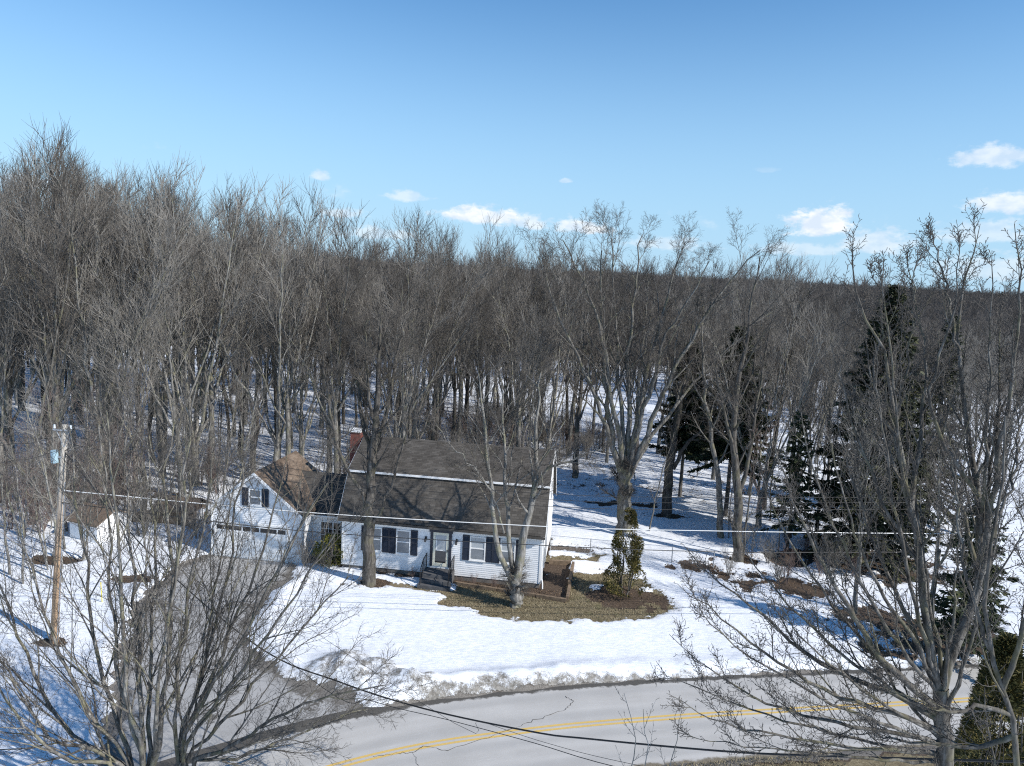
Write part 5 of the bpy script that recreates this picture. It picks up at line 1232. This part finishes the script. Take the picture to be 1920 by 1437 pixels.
for i, (off, q) in enumerate((((0, 0, 0), [(560, 1255), (700, 1315), (840, 1350), (1000, 1393), (1150, 1437)]), ((0, 0, 0), [(780, 1312), (900, 1352), (1020, 1392), (1180, 1432)]))):
    A, B = np.array(PB), np.array((6.5, 12.0) if i == 0 else (8.2, 13.0)); pts = [d1]
    for px, py in q:
        d = bearing(px, py); nx, ny = B[1] - A[1], A[0] - B[0]; t = (A[0] * nx + A[1] * ny) / (d[0] * nx + d[1] * ny); pts.append(np.array((d[0] * t, d[1] * t, CAM_H + d[2] * t)))
    pts.append(pts[-1] + (pts[-1] - pts[-2]) * 2 + np.array((0, 0, .3)))
    wire('service_wire', pts, .009 if i == 0 else .006, 'wire', ('thin black wire' if i == 0 else 'hair thin wire') + ' running below the thick twisted cable over the road', None, 70)
for i, (yy, h) in enumerate(((872, 9.0), (838, 9.6))):
    e = S(-15, yy, 27.5); wire('overhead_wire', [PW + on(h), (PW + on(h) + e) / 2 - np.array((0, 0, .12)), e, e + (e - PW - on(h)) * 3], .012, 'wire', 'dark wire running from the pole away from the driveway', 'wires beyond the pole', 24)

# ------------------------------------------------------------------ small things
def shed(loc, rz, w, d, h, rh, label, wallm):
    o = empty('shed', (*loc, 0), rz, label, 'shed')
    MB().prism_y([(-w / 2, -.1), (w / 2, -.1), (w / 2, h), (0, h + rh), (-w / 2, h)], -d / 2, d / 2).build('wall', M[wallm], o)
    for s in (-1, 1):
        a, b = (s * (w / 2 + .2), h - rh * .4 / w + .03), (0, h + rh + .05)
        MB().prism_y([a, b, (b[0], b[1] + .07), (a[0], a[1] + .07)], -d / 2 - .2, d / 2 + .2).build('roof', M['shingle_brown'], o)
    dr = MB().box(-.45, .45, -d / 2 - .04, -d / 2 - .005, .02, min(1.9, h - .1)).build('door', M['white'], o)
    MB().box(.3, .36, -d / 2 - .08, -d / 2 - .04, .9, 1.0).build('handle', M['iron'], dr)
shed((-25.4, 43.2), rad(68), 2.4, 2.4, 1.3, .6, 'small pale shed with a brown roof among the roadside brush', 'siding')
shed((-21.9, 46.6), rad(84), 2.0, 2.6, 1.1, .55, 'low brown roofed shed behind the garage brush', 'timber')
sx_, sy_ = G(192, 1135)
tag(MB().tube([(sx_, sy_, -.1), (sx_ - .05, sy_, 1.15)], .022, 6).tube([(sx_ - .05, sy_, 1.15), (sx_ - .051, sy_, 1.2)], .03, 6).build('snow_stake', M['stake']), 'thin yellow snow stake leaning beside the driveway', 'stake')
fence = empty('chain_link_fence', (3.5, 44.0, 0), 0, 'low wire mesh fence across the snowy side lawn', 'fence')
fa, fb = np.array((3.0, 44.3)), np.array((13.2, 43.0))
zf_ = .12
for i in range(5):
    p = fa + (fb - fa) * i / 4 - np.array((3.5, 44.0)); MB().tube([(p[0], p[1], -.2), (p[0], p[1], 1.2)], .03, 6).build('post', M['metal'], fence)
p, q = fa - np.array((3.5, 44.0)), fb - np.array((3.5, 44.0)); MB().tube([(*p, 1.17), (*q, 1.17)], .015, 6).build('rail', M['metal'], fence)
g = MB(); n_ = 130
for i in range(-12, n_):
    for s in (0, 1):
        t0_, t1_ = i / n_, (i + 13) / n_
        za, zb = (.14, 1.15) if s == 0 else (1.15, .14)
        def cl_(t, zz0, zz1):
            return t
        a0_, a1_ = max(t0_, 0), min(t1_, 1)
        if a1_ <= a0_: continue
        z0_ = za + (zb - za) * (a0_ - t0_) / (t1_ - t0_); z1_ = za + (zb - za) * (a1_ - t0_) / (t1_ - t0_)
        pa_, pb2 = p + (q - p) * a0_, p + (q - p) * a1_
        g.tube([(*pa_, z0_), (*pb2, z1_)], .0022, 3)
mesh_ = g.build('wire_mesh', M['metal'], fence); mesh_['kind'] = 'stuff'
# footprints across the ploughed edge, fallen leaves and sticks on the snow
lf = []; r_ = np.random.default_rng(9)
def leaf_litter():
    C = []
    for lx, ly, a, b in LITTER:
        n = int(160 * a * b); th = r_.uniform(0, 6.28, n); rr = np.sqrt(r_.uniform(0, 1, n)) * 1.25
        C.append(np.stack([lx + a * rr * np.cos(th), ly + b * rr * np.sin(th)], 1))
    bx0 = np.array([HW(u, v) for u, v in zip(r_.uniform(6.8, 13.2, 500), r_.uniform(-1.1, -.1, 500))]); C.append(bx0)
    C = np.concatenate(C); z = terrain(C[:, 0], C[:, 1])[0] + .015
    C3 = np.c_[C, z]; n = len(C3); D = r_.normal(0, 1, (n, 3)); D[:, 2] *= .25
    nr = np.array([0, 0, 1.]) + r_.normal(0, .35, (n, 3))
    me = np_mesh('leaf_litter', *cards(C3, D, r_.uniform(.02, .05, n), r_.uniform(.06, .13, n), nr)); 
    tag(link('leaf_litter', me, M['leaf_brown']), 'dry brown leaves strewn on the bare patches', 'leaves', kind='stuff')
leaf_litter()
def dry_grass():
    q = np.array(GRASS); n = 60000
    C = np.stack([r_.uniform(q[:, 0].min() - 1.5, q[:, 0].max() + 1.5, n), r_.uniform(q[:, 1].min() - 1.5, q[:, 1].max() + 1.2, n)], 1)
    z, cov, _, soil = terrain(C[:, 0], C[:, 1]); k = (cov < r_.uniform(.05, .75, n)) & (soil < .5) & (sdist(BED, C[:, 0], C[:, 1]) < -.1); C3 = np.c_[C, z - .01][k][:15000]; n = len(C3)
    x = r_.uniform(-2, 13, 9000); off = r_.uniform(-4.4, -2.75, 9000); yc = np.interp(x, xs_f, ys_f) + off * 1.05; z2 = terrain(x, yc)[0]; C3 = np.concatenate([C3, np.c_[x, yc, z2 - .01]]); n = len(C3)
    D = r_.normal(0, 1, (n, 3)); D[:, 2] = np.abs(D[:, 2]) * .8 + .35
    me = np_mesh('dry_grass', *cards(C3, D, r_.uniform(.006, .014, n), r_.uniform(.06, .16, n), r_.normal(0, 1, (n, 3))))
    tag(link('dry_grass', me, M['dry_grass']), 'flattened dry grass on the melted lawn and road verge', 'grass', kind='stuff')
dry_grass()
